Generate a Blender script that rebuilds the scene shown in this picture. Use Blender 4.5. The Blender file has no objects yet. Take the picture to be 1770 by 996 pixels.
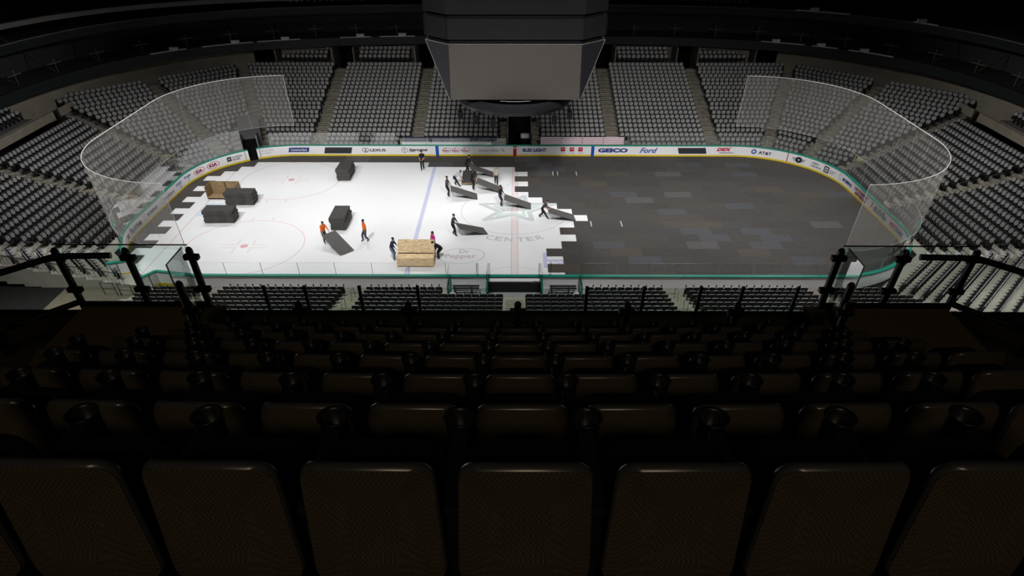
import bpy, bmesh, math, random
import numpy as np
from mathutils import Vector, Matrix
PI = math.pi
random.seed(7)
scn = bpy.context.scene
COL = scn.collection

# ------------------------------------------------------------------ camera
cam_d = bpy.data.cameras.new('camera')
cam = bpy.data.objects.new('camera', cam_d)
COL.objects.link(cam)
scn.camera = cam
cam_d.sensor_width = 36.0
cam_d.lens = 1057.1 / 1770 * 36
cam_d.shift_y = (701.4 - 498) / 1770
cam_d.clip_start = 0.05
cam_d.clip_end = 400
cam.location = (0, -50.46, 22.17)
cam.rotation_euler = (PI / 2 - 0.7233, 0, 0.0046)

# ------------------------------------------------------------------ world and lights
scn.view_settings.view_transform = 'Standard'
scn.view_settings.look = 'None'
scn.view_settings.gamma = 1
scn.view_settings.exposure = 0.0
try:
    scn.view_settings.use_curve_mapping = False
except Exception:
    pass
w = bpy.data.worlds.new('world')
scn.world = w
w.use_nodes = True
w.node_tree.nodes['Background'].inputs[0].default_value = (0.9, 0.95, 1.0, 1)
w.node_tree.nodes['Background'].inputs[1].default_value = 0.0015
try:
    scn.cycles.use_denoising = True
    scn.cycles.max_bounces = 6
    scn.cycles.diffuse_bounces = 3
    scn.cycles.glossy_bounces = 3
    scn.cycles.transparent_max_bounces = 16
    scn.cycles.caustics_reflective = False
    scn.cycles.caustics_refractive = False
    scn.cycles.sample_clamp_indirect = 4.0
except Exception:
    pass


def area_light(name, loc, target, size, power, spread, color=(1, 1, 1)):
    d = bpy.data.lights.new(name, 'AREA')
    d.shape = 'DISK'
    d.size = size
    d.energy = power
    d.spread = math.radians(spread)
    d.color = color
    o = bpy.data.objects.new(name, d)
    COL.objects.link(o)
    o.location = loc
    v = Vector(target) - Vector(loc)
    o.rotation_euler = v.to_track_quat('-Z', 'Y').to_euler()
    return o


RINK_W = 820
for lx in (-27, -16, -5.5, 5.5, 16, 27):
    # rig over the near seats throws across to the far boards, the far rig throws back more tightly
    area_light('arena_light', (lx, -24, 24.5), (lx * 0.95, 4.5, 0), 2.0, RINK_W * 0.80, 54, (1.0, 0.985, 0.965))
    area_light('arena_light', (lx * 1.15, 15, 28), (lx * 1.02, -7, 0), 2.4, RINK_W * 0.56, 80, (1.0, 0.985, 0.965))
for sx in (-1, 1):
    for ly in (-4, 6):
        area_light('end_fill_light', (sx * 6, ly, 25), (-sx * 38, ly * 0.6, 2.5), 2.0, 400, 52, (1.0, 0.985, 0.965))  # added fill thrown across the rink to brighten the end seats
for lx in (-31, -18, -6, 6, 18, 31):
    area_light('bowl_fill_light', (lx, -23, 25), (lx, -16.5, 0), 1.6, 230 if abs(lx) > 20 else 170, 44, (1.0, 0.985, 0.965))  # added fill that brightens the near terrace and corner floors
# soft fill lamps added to brighten the seats, much weaker than the ice lights
for lx in (-22, 22):
    area_light('seat_fill_light', (lx, 2, 30), (lx * 1.1, 8, 0), 5, 120, 170, (1, 0.97, 0.92))
# dim concourse light behind the last rows of the upper tier
area_light('concourse_light', (0, -62, 34), (0, -42, 18), 6, 160, 72, (1.0, 0.80, 0.55))


# ------------------------------------------------------------------ materials
def mat(name, col, rough=0.6, metal=0.0, spec=0.4, noise=0.0, nscale=6.0, bump=0.0, bscale=40.0, coord='Object'):
    m = bpy.data.materials.new(name)
    m.use_nodes = True
    nt = m.node_tree
    b = nt.nodes['Principled BSDF']
    b.inputs['Base Color'].default_value = (*col, 1)
    b.inputs['Roughness'].default_value = rough
    b.inputs['Metallic'].default_value = metal
    b.inputs['Specular IOR Level'].default_value = spec
    if noise > 0 or bump > 0:
        tc = nt.nodes.new('ShaderNodeTexCoord')
    if noise > 0:
        n = nt.nodes.new('ShaderNodeTexNoise')
        n.inputs['Scale'].default_value = nscale
        n.inputs['Detail'].default_value = 5
        nt.links.new(tc.outputs[coord], n.inputs['Vector'])
        r = nt.nodes.new('ShaderNodeValToRGB')
        r.color_ramp.elements[0].position = 0.3
        r.color_ramp.elements[1].position = 0.7
        r.color_ramp.elements[0].color = (*[c * (1 - noise) for c in col], 1)
        r.color_ramp.elements[1].color = (*[min(1, c * (1 + noise)) for c in col], 1)
        nt.links.new(n.outputs['Fac'], r.inputs['Fac'])
        nt.links.new(r.outputs['Color'], b.inputs['Base Color'])
    if bump > 0:
        n2 = nt.nodes.new('ShaderNodeTexNoise')
        n2.inputs['Scale'].default_value = bscale
        nt.links.new(tc.outputs['Object'], n2.inputs['Vector'])
        bp = nt.nodes.new('ShaderNodeBump')
        bp.inputs['Strength'].default_value = bump
        nt.links.new(n2.outputs['Fac'], bp.inputs['Height'])
        nt.links.new(bp.outputs['Normal'], b.inputs['Normal'])
    return m


def weave_mat(name, c1, c2, scale):
    m = mat(name, c1, 0.9, spec=0.15)
    nt = m.node_tree
    b = nt.nodes['Principled BSDF']
    tc = nt.nodes.new('ShaderNodeTexCoord')
    k = nt.nodes.new('ShaderNodeTexChecker')
    k.inputs['Scale'].default_value = scale
    k.inputs['Color1'].default_value = (*c1, 1)
    k.inputs['Color2'].default_value = (*c2, 1)
    nt.links.new(tc.outputs['Object'], k.inputs['Vector'])
    nt.links.new(k.outputs['Color'], b.inputs['Base Color'])
    return m


def glass_mat(name, tint, diff=0.0, boost=1.0, power=1.0):
    """thin sheet: see-through with a Fresnel reflection and a faint haze of scuffs and painted-in ice glare"""
    m = bpy.data.materials.new(name)
    m.use_nodes = True
    nt = m.node_tree
    nt.nodes.clear()
    out = nt.nodes.new('ShaderNodeOutputMaterial')
    tr = nt.nodes.new('ShaderNodeBsdfTransparent')
    tr.inputs[0].default_value = (*tint, 1)
    gl = nt.nodes.new('ShaderNodeBsdfGlossy')
    gl.inputs['Roughness'].default_value = 0.03
    gl.inputs[0].default_value = (1, 1, 1, 1)
    lw = nt.nodes.new('ShaderNodeLayerWeight')
    lw.inputs[0].default_value = 0.5
    pw = nt.nodes.new('ShaderNodeMath')
    pw.operation = 'POWER'
    pw.inputs[1].default_value = 5.0
    nt.links.new(lw.outputs['Facing'], pw.inputs[0])
    mul = nt.nodes.new('ShaderNodeMath')
    mul.operation = 'MULTIPLY_ADD'
    mul.use_clamp = True
    mul.inputs[1].default_value = 0.96 * boost
    mul.inputs[2].default_value = 0.04 * boost
    nt.links.new(pw.outputs[0], mul.inputs[0])
    mx = nt.nodes.new('ShaderNodeMixShader')
    nt.links.new(mul.outputs[0], mx.inputs[0])
    nt.links.new(tr.outputs[0], mx.inputs[1])
    nt.links.new(gl.outputs[0], mx.inputs[2])
    last = mx
    if diff > 0:  # pale diffuse veil painted in for scuffs and reflected ice glare
        df = nt.nodes.new('ShaderNodeBsdfDiffuse')
        df.inputs[0].default_value = (0.8, 0.82, 0.82, 1)
        m2 = nt.nodes.new('ShaderNodeMixShader')
        m2.inputs[0].default_value = diff
        nt.links.new(mx.outputs[0], m2.inputs[1])
        nt.links.new(df.outputs[0], m2.inputs[2])
        last = m2
    nt.links.new(last.outputs[0], out.inputs[0])
    return m


def net_mat():
    m = bpy.data.materials.new('net_mesh')
    m.use_nodes = True
    nt = m.node_tree
    nt.nodes.clear()
    out = nt.nodes.new('ShaderNodeOutputMaterial')
    tr = nt.nodes.new('ShaderNodeBsdfTransparent')
    df = nt.nodes.new('ShaderNodeBsdfDiffuse')
    df.inputs[0].default_value = (0.9, 0.88, 0.82, 1)
    tl = nt.nodes.new('ShaderNodeBsdfTranslucent')
    tl.inputs[0].default_value = (0.9, 0.88, 0.82, 1)
    ad = nt.nodes.new('ShaderNodeMixShader')
    ad.inputs[0].default_value = 0.5
    nt.links.new(df.outputs[0], ad.inputs[1])
    nt.links.new(tl.outputs[0], ad.inputs[2])
    mx = nt.nodes.new('ShaderNodeMixShader')
    mx.inputs[0].default_value = 0.17
    nt.links.new(tr.outputs[0], mx.inputs[1])
    nt.links.new(ad.outputs[0], mx.inputs[2])
    nt.links.new(mx.outputs[0], out.inputs[0])
    return m


def panel_mat(name, col):
    """rubbery floor board: fine streaks along its length plus broad mottling"""
    m = mat(name, col, 0.72, spec=0.3)
    nt = m.node_tree
    b = nt.nodes['Principled BSDF']
    tc = nt.nodes.new('ShaderNodeTexCoord')
    mp = nt.nodes.new('ShaderNodeMapping')
    mp.inputs['Scale'].default_value = (0.8, 9, 1)
    n = nt.nodes.new('ShaderNodeTexNoise')
    n.inputs['Scale'].default_value = 2.2
    n.inputs['Detail'].default_value = 6
    nt.links.new(tc.outputs['Object'], mp.inputs[0])
    nt.links.new(mp.outputs[0], n.inputs['Vector'])
    r = nt.nodes.new('ShaderNodeValToRGB')
    r.color_ramp.elements[0].position = 0.25
    r.color_ramp.elements[1].position = 0.75
    r.color_ramp.elements[0].color = (*[c * 0.68 for c in col], 1)
    r.color_ramp.elements[1].color = (*[c * 1.3 for c in col], 1)
    nt.links.new(n.outputs['Fac'], r.inputs['Fac'])
    nt.links.new(r.outputs['Color'], b.inputs['Base Color'])
    return m


def wood_mat(name, col):
    m = mat(name, col, 0.65, spec=0.3)
    nt = m.node_tree
    b = nt.nodes['Principled BSDF']
    tc = nt.nodes.new('ShaderNodeTexCoord')
    mp = nt.nodes.new('ShaderNodeMapping')
    mp.inputs['Scale'].default_value = (1.2, 6, 6)
    n = nt.nodes.new('ShaderNodeTexNoise')
    n.inputs['Scale'].default_value = 2.5
    n.inputs['Detail'].default_value = 6
    n.inputs['Distortion'].default_value = 1.2
    nt.links.new(tc.outputs['Object'], mp.inputs[0])
    nt.links.new(mp.outputs[0], n.inputs['Vector'])
    r = nt.nodes.new('ShaderNodeValToRGB')
    r.color_ramp.elements[0].position = 0.3
    r.color_ramp.elements[1].position = 0.62
    r.color_ramp.elements[0].color = (*[c * 0.55 for c in col], 1)
    r.color_ramp.elements[1].color = (*[min(1, c * 1.15) for c in col], 1)
    nt.links.new(n.outputs['Fac'], r.inputs['Fac'])
    nt.links.new(r.outputs['Color'], b.inputs['Base Color'])
    return m


M = dict(
    ice=mat('ice', (0.87, 0.885, 0.905), 0.42, spec=0.3, noise=0.012, nscale=0.5),
    seat_front=mat('seat_grey_plastic', (0.31, 0.305, 0.30), 0.55, noise=0.05, nscale=2),
    seat_pad=mat('seat_pad_grey', (0.30, 0.295, 0.29), 0.6),
    seat_back=mat('seat_back_black', (0.016, 0.016, 0.018), 0.5),
    seat_rim=mat('seat_rim_grey', (0.34, 0.34, 0.34), 0.35, spec=0.6),
    black=mat('black_metal', (0.008, 0.008, 0.009), 0.4),
    blackmatte=mat('black_matte', (0.006, 0.006, 0.007), 0.9, spec=0.1),
    dark=mat('charcoal', (0.025, 0.027, 0.03), 0.6),
    steel=mat('brushed_steel', (0.45, 0.46, 0.47), 0.35, metal=0.8),
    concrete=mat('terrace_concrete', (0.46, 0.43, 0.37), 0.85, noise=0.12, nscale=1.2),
    riser=mat('terrace_riser', (0.16, 0.15, 0.14), 0.9, noise=0.1, nscale=2),  # darker than the tread concrete, shade between rows put into the colour
    step=mat('aisle_step', (0.26, 0.24, 0.20), 0.8, noise=0.15, nscale=3),
    step_pale=mat('aisle_step_pale', (0.62, 0.60, 0.63), 0.7),
    nosing=mat('step_nosing', (0.46, 0.41, 0.27), 0.7),
    beige=mat('beige_wall', (0.24, 0.215, 0.17), 0.8, noise=0.1, nscale=1.0),
    white=mat('white_board', (0.92, 0.91, 0.93), 0.35, spec=0.5),
    yellow=mat('yellow_kick', (0.75, 0.56, 0.02), 0.4),
    teal=mat('teal_rail', (0.02, 0.33, 0.24), 0.35),
    blue=mat('line_blue', (0.01, 0.09, 0.45), 0.4),
    red=mat('line_red', (0.42, 0.01, 0.03), 0.4),
    navy=mat('ad_navy', (0.02, 0.05, 0.25), 0.5),
    ink=mat('ad_ink', (0.03, 0.03, 0.04), 0.5),
    grey_ink=mat('ad_grey', (0.30, 0.30, 0.33), 0.5),
    adred=mat('ad_red', (0.55, 0.02, 0.05), 0.5),
    maroon=mat('ad_maroon', (0.26, 0.01, 0.05), 0.5),
    adgreen=mat('ad_green', (0.03, 0.12, 0.12), 0.5),
    adteal=mat('ad_blue_teal', (0.02, 0.30, 0.50), 0.5),
    script=mat('ad_blue_script', (0.08, 0.15, 0.45), 0.5),
    ice_red=mat('ice_paint_red', (0.80, 0.58, 0.61), 0.5),
    ice_dot=mat('ice_paint_dot', (0.72, 0.42, 0.46), 0.5),
    ice_pink=mat('ice_paint_pale', (0.86, 0.81, 0.83), 0.5),
    ice_blue=mat('ice_paint_blue', (0.58, 0.60, 0.82), 0.5),
    ice_cool=mat('ice_paint_cool', (0.66, 0.78, 0.90), 0.5),
    ice_grey=mat('ice_paint_grey', (0.58, 0.62, 0.64), 0.5),
    ice_line=mat('ice_paint_line', (0.72, 0.70, 0.76), 0.5),
    ice_green=mat('ice_paint_green', (0.62, 0.72, 0.68), 0.5),
    ice_mauve=mat('ice_paint_mauve', (0.62, 0.51, 0.56), 0.5),
    stackm=panel_mat('stack_panel', (0.055, 0.052, 0.050)),
    wood=wood_mat('plywood', (0.80, 0.60, 0.36)),
    wood_dark=wood_mat('plywood_shaded', (0.30, 0.21, 0.11)),  # dark copy of the plywood, crate interior shade put into the colour
    screen=mat('screen_taupe', (0.078, 0.069, 0.060), 0.6, noise=0.05, nscale=14),
    cabinet=mat('scoreboard_cabinet', (0.012, 0.012, 0.013), 0.8, spec=0.12, noise=0.06, nscale=20),
    cabinet2=mat('scoreboard_side', (0.012, 0.0125, 0.016), 0.6),
    ring=mat('scoreboard_ring', (0.012, 0.012, 0.014), 0.5, spec=0.2),
    trimw=mat('pale_edge', (0.20, 0.20, 0.20), 0.4),
    ledge=mat('pale_ledge', (0.62, 0.64, 0.66), 0.5),
    suite=mat('suite_dark', (0.035, 0.034, 0.035), 0.7),
    band=mat('fascia_grey', (0.16, 0.15, 0.14), 0.7),
    fascia=mat('fascia_black', (0.010, 0.013, 0.014), 0.5),
    brown=mat('partition_brown', (0.16, 0.10, 0.05), 0.7),
    bench_blue=mat('bench_navy', (0.025, 0.03, 0.075), 0.6),
    carpet=mat('landing_carpet', (0.17, 0.13, 0.07), 0.95, spec=0.05, noise=0.2, nscale=30),
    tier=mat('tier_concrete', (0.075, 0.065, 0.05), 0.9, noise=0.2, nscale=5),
    tier_dark=mat('tier_dark', (0.020, 0.022, 0.021), 0.8),
    fabric=weave_mat('seat_fabric', (0.09, 0.072, 0.045), (0.045, 0.038, 0.026), 110),
    rim=mat('seat_shell_charcoal', (0.055, 0.055, 0.06), 0.28, spec=0.6),
    arm=mat('armrest_black', (0.012, 0.012, 0.015), 0.35),
    glass=glass_mat('rink_glass', (0.95, 0.985, 0.97), 0.02, 4.6),
    glass_clear=glass_mat('rink_glass_clear', (0.985, 1.0, 0.995), 0.0, 1.0),
    glass_edge=mat('glass_edge', (0.35, 0.42, 0.40), 0.25, spec=0.6),
    pane=glass_mat('balcony_glass', (0.90, 0.96, 0.94), 0.0, 1.3),
    pane_side=glass_mat('balcony_side_glass', (0.95, 0.97, 0.96), 0.0, 7.5),
    net=net_mat(),
    rope=mat('net_rope', (0.70, 0.69, 0.66), 0.6),
    skin=mat('skin', (0.50, 0.30, 0.21), 0.6),
    skin2=mat('skin_deep', (0.20, 0.11, 0.07), 0.6),
    hair=mat('hair_dark', (0.02, 0.015, 0.012), 0.7),
    hair2=mat('hair_grey', (0.20, 0.18, 0.16), 0.7),
    c_black=mat('cloth_black', (0.014, 0.014, 0.017), 0.85, spec=0.2),
    c_char=mat('cloth_charcoal', (0.05, 0.055, 0.06), 0.85, spec=0.2),
    c_navy=mat('cloth_navy', (0.03, 0.04, 0.075), 0.85, spec=0.2),
    c_jean=mat('cloth_jean', (0.17, 0.22, 0.30), 0.85, spec=0.2),
    c_grey=mat('cloth_grey', (0.40, 0.41, 0.43), 0.85, spec=0.2),
    c_pale=mat('cloth_pale', (0.55, 0.55, 0.50), 0.85, spec=0.2),
    c_orange=mat('cloth_orange', (0.85, 0.16, 0.02), 0.8, spec=0.2),
    c_pink=mat('cloth_magenta', (0.62, 0.03, 0.28), 0.8, spec=0.2),
    shoe=mat('shoe_black', (0.01, 0.01, 0.012), 0.6),
)
PANEL_COLS = [(0.062, 0.057, 0.053), (0.058, 0.054, 0.052), (0.066, 0.060, 0.055), (0.060, 0.058, 0.058),
              (0.056, 0.051, 0.047), (0.072, 0.073, 0.082), (0.076, 0.066, 0.055), (0.088, 0.086, 0.086)]
PM = [panel_mat('cover_panel_%d' % i, c) for i, c in enumerate(PANEL_COLS)]


# ------------------------------------------------------------------ mesh helpers
class MB:
    def __init__(s):
        s.v = []; s.f = []; s.mi = []; s.m = 0; s.smooth = False

    def add(s, vs, fs, m=None):
        o = len(s.v)
        s.v += [tuple(v) for v in vs]
        s.f += [tuple(i + o for i in f) for f in fs]
        s.mi += [s.m if m is None else m] * len(fs)

    def box(s, a, b, m=None, M4=None):
        x0, y0, z0 = a; x1, y1, z1 = b
        vs = [(x0, y0, z0), (x1, y0, z0), (x1, y1, z0), (x0, y1, z0), (x0, y0, z1), (x1, y0, z1), (x1, y1, z1), (x0, y1, z1)]
        if M4 is not None:
            vs = [tuple(M4 @ Vector(v)) for v in vs]
        s.add(vs, [(0, 3, 2, 1), (4, 5, 6, 7), (0, 1, 5, 4), (1, 2, 6, 5), (2, 3, 7, 6), (3, 0, 4, 7)], m)

    def prism(s, poly, z0, z1, m=None):
        n = len(poly)
        vs = [(p[0], p[1], z0) for p in poly] + [(p[0], p[1], z1) for p in poly]
        fs = [tuple(range(n - 1, -1, -1)), tuple(range(n, 2 * n))] + [(i, (i + 1) % n, n + (i + 1) % n, n + i) for i in range(n)]
        s.add(vs, fs, m)

    def extr(s, poly, axis, a, b, m=None, M4=None):
        """extrude a 2D outline along local axis x or y; outline in (other, z)"""
        n = len(poly)
        mk = (lambda p, t: (t, p[0], p[1])) if axis == 'x' else (lambda p, t: (p[0], t, p[1]))
        vs = [mk(p, a) for p in poly] + [mk(p, b) for p in poly]
        if M4 is not None:
            vs = [tuple(M4 @ Vector(v)) for v in vs]
        fs = [tuple(range(n)), tuple(range(2 * n - 1, n - 1, -1))] + [(i, n + i, n + (i + 1) % n, (i + 1) % n) for i in range(n)]
        s.add(vs, fs, m)

    def tube(s, pts, r, seg=8, m=None, cap=True):
        pts = [Vector(p) for p in pts]
        rs = r if isinstance(r, (list, tuple)) else [r] * len(pts)
        o = []
        fs = []
        up = None
        for i, p in enumerate(pts):
            t = (pts[min(i + 1, len(pts) - 1)] - pts[max(i - 1, 0)]).normalized()
            if up is None:
                up = Vector((0, 0, 1)) if abs(t.z) < 0.9 else Vector((1, 0, 0))
            a = t.cross(up).normalized(); b = a.cross(t).normalized(); up = b
            for k in range(seg):
                an = 2 * PI * k / seg
                o.append(p + (a * math.cos(an) + b * math.sin(an)) * rs[i])
        for i in range(len(pts) - 1):
            for k in range(seg):
                k2 = (k + 1) % seg
                fs.append((i * seg + k, i * seg + k2, (i + 1) * seg + k2, (i + 1) * seg + k))
        if cap:
            fs.append(tuple(range(seg - 1, -1, -1)))
            fs.append(tuple((len(pts) - 1) * seg + k for k in range(seg)))
        s.add(o, fs, m)

    def ball(s, c, r, m=None, nu=10, nv=7, M4=None):
        c = Vector(c)
        rr = r if isinstance(r, (tuple, list)) else (r, r, r)
        vs = [(0, 0, 1)]
        for j in range(1, nv):
            th = PI * j / nv
            for i in range(nu):
                ph = 2 * PI * i / nu
                vs.append((math.sin(th) * math.cos(ph), math.sin(th) * math.sin(ph), math.cos(th)))
        vs.append((0, 0, -1))
        vs = [Vector((v[0] * rr[0], v[1] * rr[1], v[2] * rr[2])) for v in vs]
        if M4 is not None:
            vs = [M4 @ v for v in vs]
        vs = [v + c for v in vs]
        fs = [(0, 1 + i, 1 + (i + 1) % nu) for i in range(nu)]
        for j in range(nv - 2):
            for i in range(nu):
                a = 1 + j * nu + i; b = 1 + j * nu + (i + 1) % nu
                fs.append((a, a + nu, b + nu, b))
        L = len(vs) - 1
        fs += [(L, 1 + (nv - 2) * nu + (i + 1) % nu, 1 + (nv - 2) * nu + i) for i in range(nu)]
        s.add(vs, fs, m)

    def mesh(s, name, mats):
        me = bpy.data.meshes.new(name)
        me.from_pydata(s.v, [], s.f)
        for m in (mats if isinstance(mats, (list, tuple)) else [mats]):
            me.materials.append(m)
        me.polygons.foreach_set('material_index', s.mi)
        if s.smooth:
            me.polygons.foreach_set('use_smooth', [True] * len(s.f))
        me.update()
        return me

    def build(s, name, mats, parent=None, loc=(0, 0, 0), bevel=0):
        o = bpy.data.objects.new(name, s.mesh(name, mats))
        COL.objects.link(o)
        if parent is not None:
            o.parent = parent
        o.location = loc
        if bevel:
            b = o.modifiers.new('bevel', 'BEVEL')
            b.width = bevel
            b.segments = 2
            b.limit_method = 'ANGLE'
        return o


def tag(o, label=None, cat=None, group=None, kind=None):
    if label: o['label'] = label
    if cat: o['category'] = cat
    if group: o['group'] = group
    if kind: o['kind'] = kind
    return o


def empty(name, loc=(0, 0, 0), rz=0.0):
    o = bpy.data.objects.new(name, None)
    COL.objects.link(o)
    o.location = loc
    o.rotation_euler = (0, 0, rz)
    o.empty_display_size = 0.2
    return o


ORD = ['zeroth', 'first', 'second', 'third', 'fourth', 'fifth', 'sixth', 'seventh', 'eighth', 'ninth', 'tenth', 'eleventh', 'twelfth',
       'thirteenth', 'fourteenth', 'fifteenth', 'sixteenth', 'seventeenth', 'eighteenth', 'nineteenth', 'twentieth', 'twenty-first',
       'twenty-second', 'twenty-third', 'twenty-fourth', 'twenty-fifth', 'twenty-sixth', 'twenty-seventh', 'twenty-eighth']

WORD = 'zero one two three four five six seven eight nine ten eleven twelve'.split()
# ------------------------------------------------------------------ rink outline
HX, HY, RC = 30.25, 12.95, 8.53
CX, CY = HX - RC, HY - RC
ARC = RC * PI / 2


def rink(s, off=0.0):
    """point on the rink outline; s=0 at the middle of the far side, clockwise seen from above. Returns (x, y, inward normal)"""
    P = 2 * (2 * CX + 2 * CY + 2 * ARC)
    S = 1
    a = s
    half = P / 2
    while a > half: a -= P
    while a < -half: a += P
    if a < 0:
        S = -1; a = -a
    if a <= CX:
        x, y, nx, ny = a, HY + off, 0, -1
    elif a <= CX + ARC:
        t = (a - CX) / RC
        x, y = CX + (RC + off) * math.sin(t), CY + (RC + off) * math.cos(t)
        nx, ny = -math.sin(t), -math.cos(t)
    elif a <= CX + ARC + 2 * CY:
        x, y, nx, ny = HX + off, CY - (a - CX - ARC), -1, 0
    elif a <= CX + 2 * ARC + 2 * CY:
        t = (a - CX - ARC - 2 * CY) / RC
        x, y = CX + (RC + off) * math.cos(t), -CY - (RC + off) * math.sin(t)
        nx, ny = -math.cos(t), math.sin(t)
    else:
        x, y, nx, ny = CX - (a - CX - 2 * ARC - 2 * CY), -HY - off, 0, 1
    return S * x, y, S * nx, ny


SE0 = CX + ARC            # start of end straight
SE1 = SE0 + 2 * CY        # end of end straight
SN0 = SE1 + ARC           # near straight starts
HALF = SN0 + CX           # middle of the near side


def srange(a, b):
    n = max(1, int(math.ceil(abs(b - a) / 0.4)))
    return [a + (b - a) * i / n for i in range(n + 1)]


def strip_wall(mb, a, b, o0, o1, z0, z1, m=None):
    """solid wall following the outline from s=a to b, between offsets o0<o1 (outward) and heights"""
    ss = srange(a, b)
    n = len(ss)
    vs = []
    for s in ss:
        x0, y0, _, _ = rink(s, o0)
        x1, y1, _, _ = rink(s, o1)
        vs += [(x0, y0, z0), (x1, y1, z0), (x1, y1, z1), (x0, y0, z1)]
    fs = []
    for i in range(n - 1):
        p, q = 4 * i, 4 * (i + 1)
        for k in range(4):
            fs.append((p + k, p + (k + 1) % 4, q + (k + 1) % 4, q + k))
    fs += [(3, 2, 1, 0), tuple(4 * (n - 1) + k for k in range(4))]
    mb.add(vs, fs, m)


# ------------------------------------------------------------------ ice and ground
mb = MB()
mb.box((-75, -60, -0.30), (75, 60, -0.12))
tag(mb.build('floor', mat('slab', (0.012, 0.012, 0.011), 0.9)), kind='structure')
mb = MB()
outline = [rink(s)[:2] for s in srange(-HALF, HALF)[:-1]]
mb.prism(outline, -0.06, 0.0)
tag(mb.build('floor_ice', M['ice']), 'white sheet of rink ice', kind='structure')


def ring_mesh(mb, cx, cy, r, w_, z0, z1, a0=0, a1=360, n=72):
    vs, fs = [], []
    for i in range(n + 1):
        a = math.radians(a0 + (a1 - a0) * i / n)
        for rr in (r - w_ / 2, r + w_ / 2):
            for z in (z0, z1):
                vs.append((cx + rr * math.cos(a), cy + rr * math.sin(a), z))
    for i in range(n):
        p = 4 * i; q = p + 4
        fs += [(p + 1, p + 3, q + 3, q + 1), (p, q, q + 2, p + 2), (p, p + 1, q + 1, q), (p + 2, q + 2, q + 3, p + 3)]
    mb.add(vs, fs)


ice_marks = empty('ice_markings')
tag(ice_marks, 'painted lines, circles and logos on the white ice', 'ice markings')
Z0, Z1 = 0.001, 0.006


def mark(name, mb, m):
    return mb.build(name, m, ice_marks)


for sx in (-1, 1):
    mb = MB(); mb.box((sx * 7.85 - .16, -HY + .05, Z0), (sx * 7.85 + .16, HY - .05, Z1)); mark('blue_line', mb, M['ice_blue'])
    mb = MB(); mb.box((sx * 27.0 - .04, -11.5, Z0), (sx * 27.0 + .04, 11.5, Z1)); mark('goal_line', mb, M['ice_red'])
    for sy in (-1, 1):
        cx, cy = sx * 21.03, sy * 6.706
        mb = MB(); ring_mesh(mb, cx, cy, 4.572, .07, Z0, Z1)
        for k in (-1, 1):
            for j in (-1, 1):
                mb.box((cx + k * .6 - .025, cy + j * .25, Z0), (cx + k * .6 + .025, cy + j * (.25 + .9), Z1))
                x0, x1 = sorted((cx + k * .6, cx + k * 1.8))
                mb.box((x0, cy + j * .25 - .025, Z0), (x1, cy + j * .25 + .025, Z1))
                y0, y1 = sorted((cy + j * 4.6, cy + j * 5.2))
                mb.box((cx + k * .85 - .03, y0, Z0), (cx + k * .85 + .03, y1, Z1))
        mark('faceoff_circle', mb, M['ice_red'])
        mb = MB(); mb.prism([(cx + .3 * math.cos(t * PI / 12), cy + .3 * math.sin(t * PI / 12)) for t in range(24)], Z0, Z1 + .001)
        mark('faceoff_dot', mb, M['ice_dot'])
# centre line: pale double line with rungs
mb = MB()
for k in (-1, 1):
    mb.box((k * .24 - .035, -HY + .05, Z0), (k * .24 + .035, HY - .05, Z1))
y = -HY + .1
while y < HY - .1:
    mb.box((-.20, y, Z0), (.20, y + .05, Z1)); y += .42
mark('centre_line', mb, M['ice_red'])
mb = MB(); mb.box((-.2, -HY + .05, Z0 - .0005), (.2, HY - .05, Z1 - .001)); mark('centre_line_fill', mb, M['ice_pink'])
mb = MB(); ring_mesh(mb, 0, 0, 4.572, .09, Z0, Z1 + .0015, 96, 424); mark('centre_circle', mb, M['ice_line'])
mb = MB(); ring_mesh(mb, 0, -12.95, 3.05, .06, Z0, Z1 + .001, 2, 178); mark('referee_crease', mb, M['ice_line'])
mb = MB(); mb.prism([(-27.0, -1.3)] + [(-27.0 + 1.95 * math.cos(a), 1.83 * math.sin(a)) for a in [(-45 + 9 * k) * PI / 180 for k in range(11)]] + [(-27.0, 1.3)], Z0, Z1 - .002)
mark('goal_crease', mb, M['ice_cool'])
# star emblem at centre ice (outline of a leaning five-pointed star)
def quad_strip(mb, pts, w_, closed=False, Z0_=0.001, Z1_=0.006):
    n = len(pts)
    for i in range(n if closed else n - 1):
        Z0, Z1 = Z0_, Z1_ + .0004 * i
        a = Vector((*pts[i], 0)); b = Vector((*pts[(i + 1) % n], 0))
        d = (b - a).normalized() * (w_ * .5); nn = Vector((-d.y, d.x, 0))
        a2, b2 = a - d * .6, b + d * .6
        vs = [(*(a2 - nn).xy, Z0), (*(b2 - nn).xy, Z0), (*(b2 + nn).xy, Z0), (*(a2 + nn).xy, Z0)]
        vs += [(p[0], p[1], Z1) for p in vs]
        mb.add(vs, [(0, 3, 2, 1), (4, 5, 6, 7), (0, 1, 5, 4), (1, 2, 6, 5), (2, 3, 7, 6), (3, 0, 4, 7)])
star = [(-2.95, 1.25), (-0.75, 1.35), (0.85, 3.0), (1.0, 1.3), (3.6, 1.35), (1.25, -0.35), (1.45, -1.95), (-0.15, -0.95), (-2.55, -1.95), (-1.35, -.25)]
mb = MB(); quad_strip(mb, star, .42, True); mark('star_outline', mb, M['ice_grey'])
mb = MB(); quad_strip(mb, [(p[0] * .60 - .05, p[1] * .60 + .05) for p in star], .26, True, .001, .0115); mark('star_inner', mb, M['ice_green'])
mb = MB(); ring_mesh(mb, -3.6, 8.9, 1.0, .5, Z0, Z1, 120, 350, 30); mark('emblem_arc', mb, M['ice_green'])
mb = MB(); mb.box((2.15, -7.7, Z0), (2.45, -10.0, Z1)); mb.box((2.15, -8.75, Z0 - .0005), (3.66, -10.0, Z1 - .001)); mark('logo_block', mb, M['ice_blue'])


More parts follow.
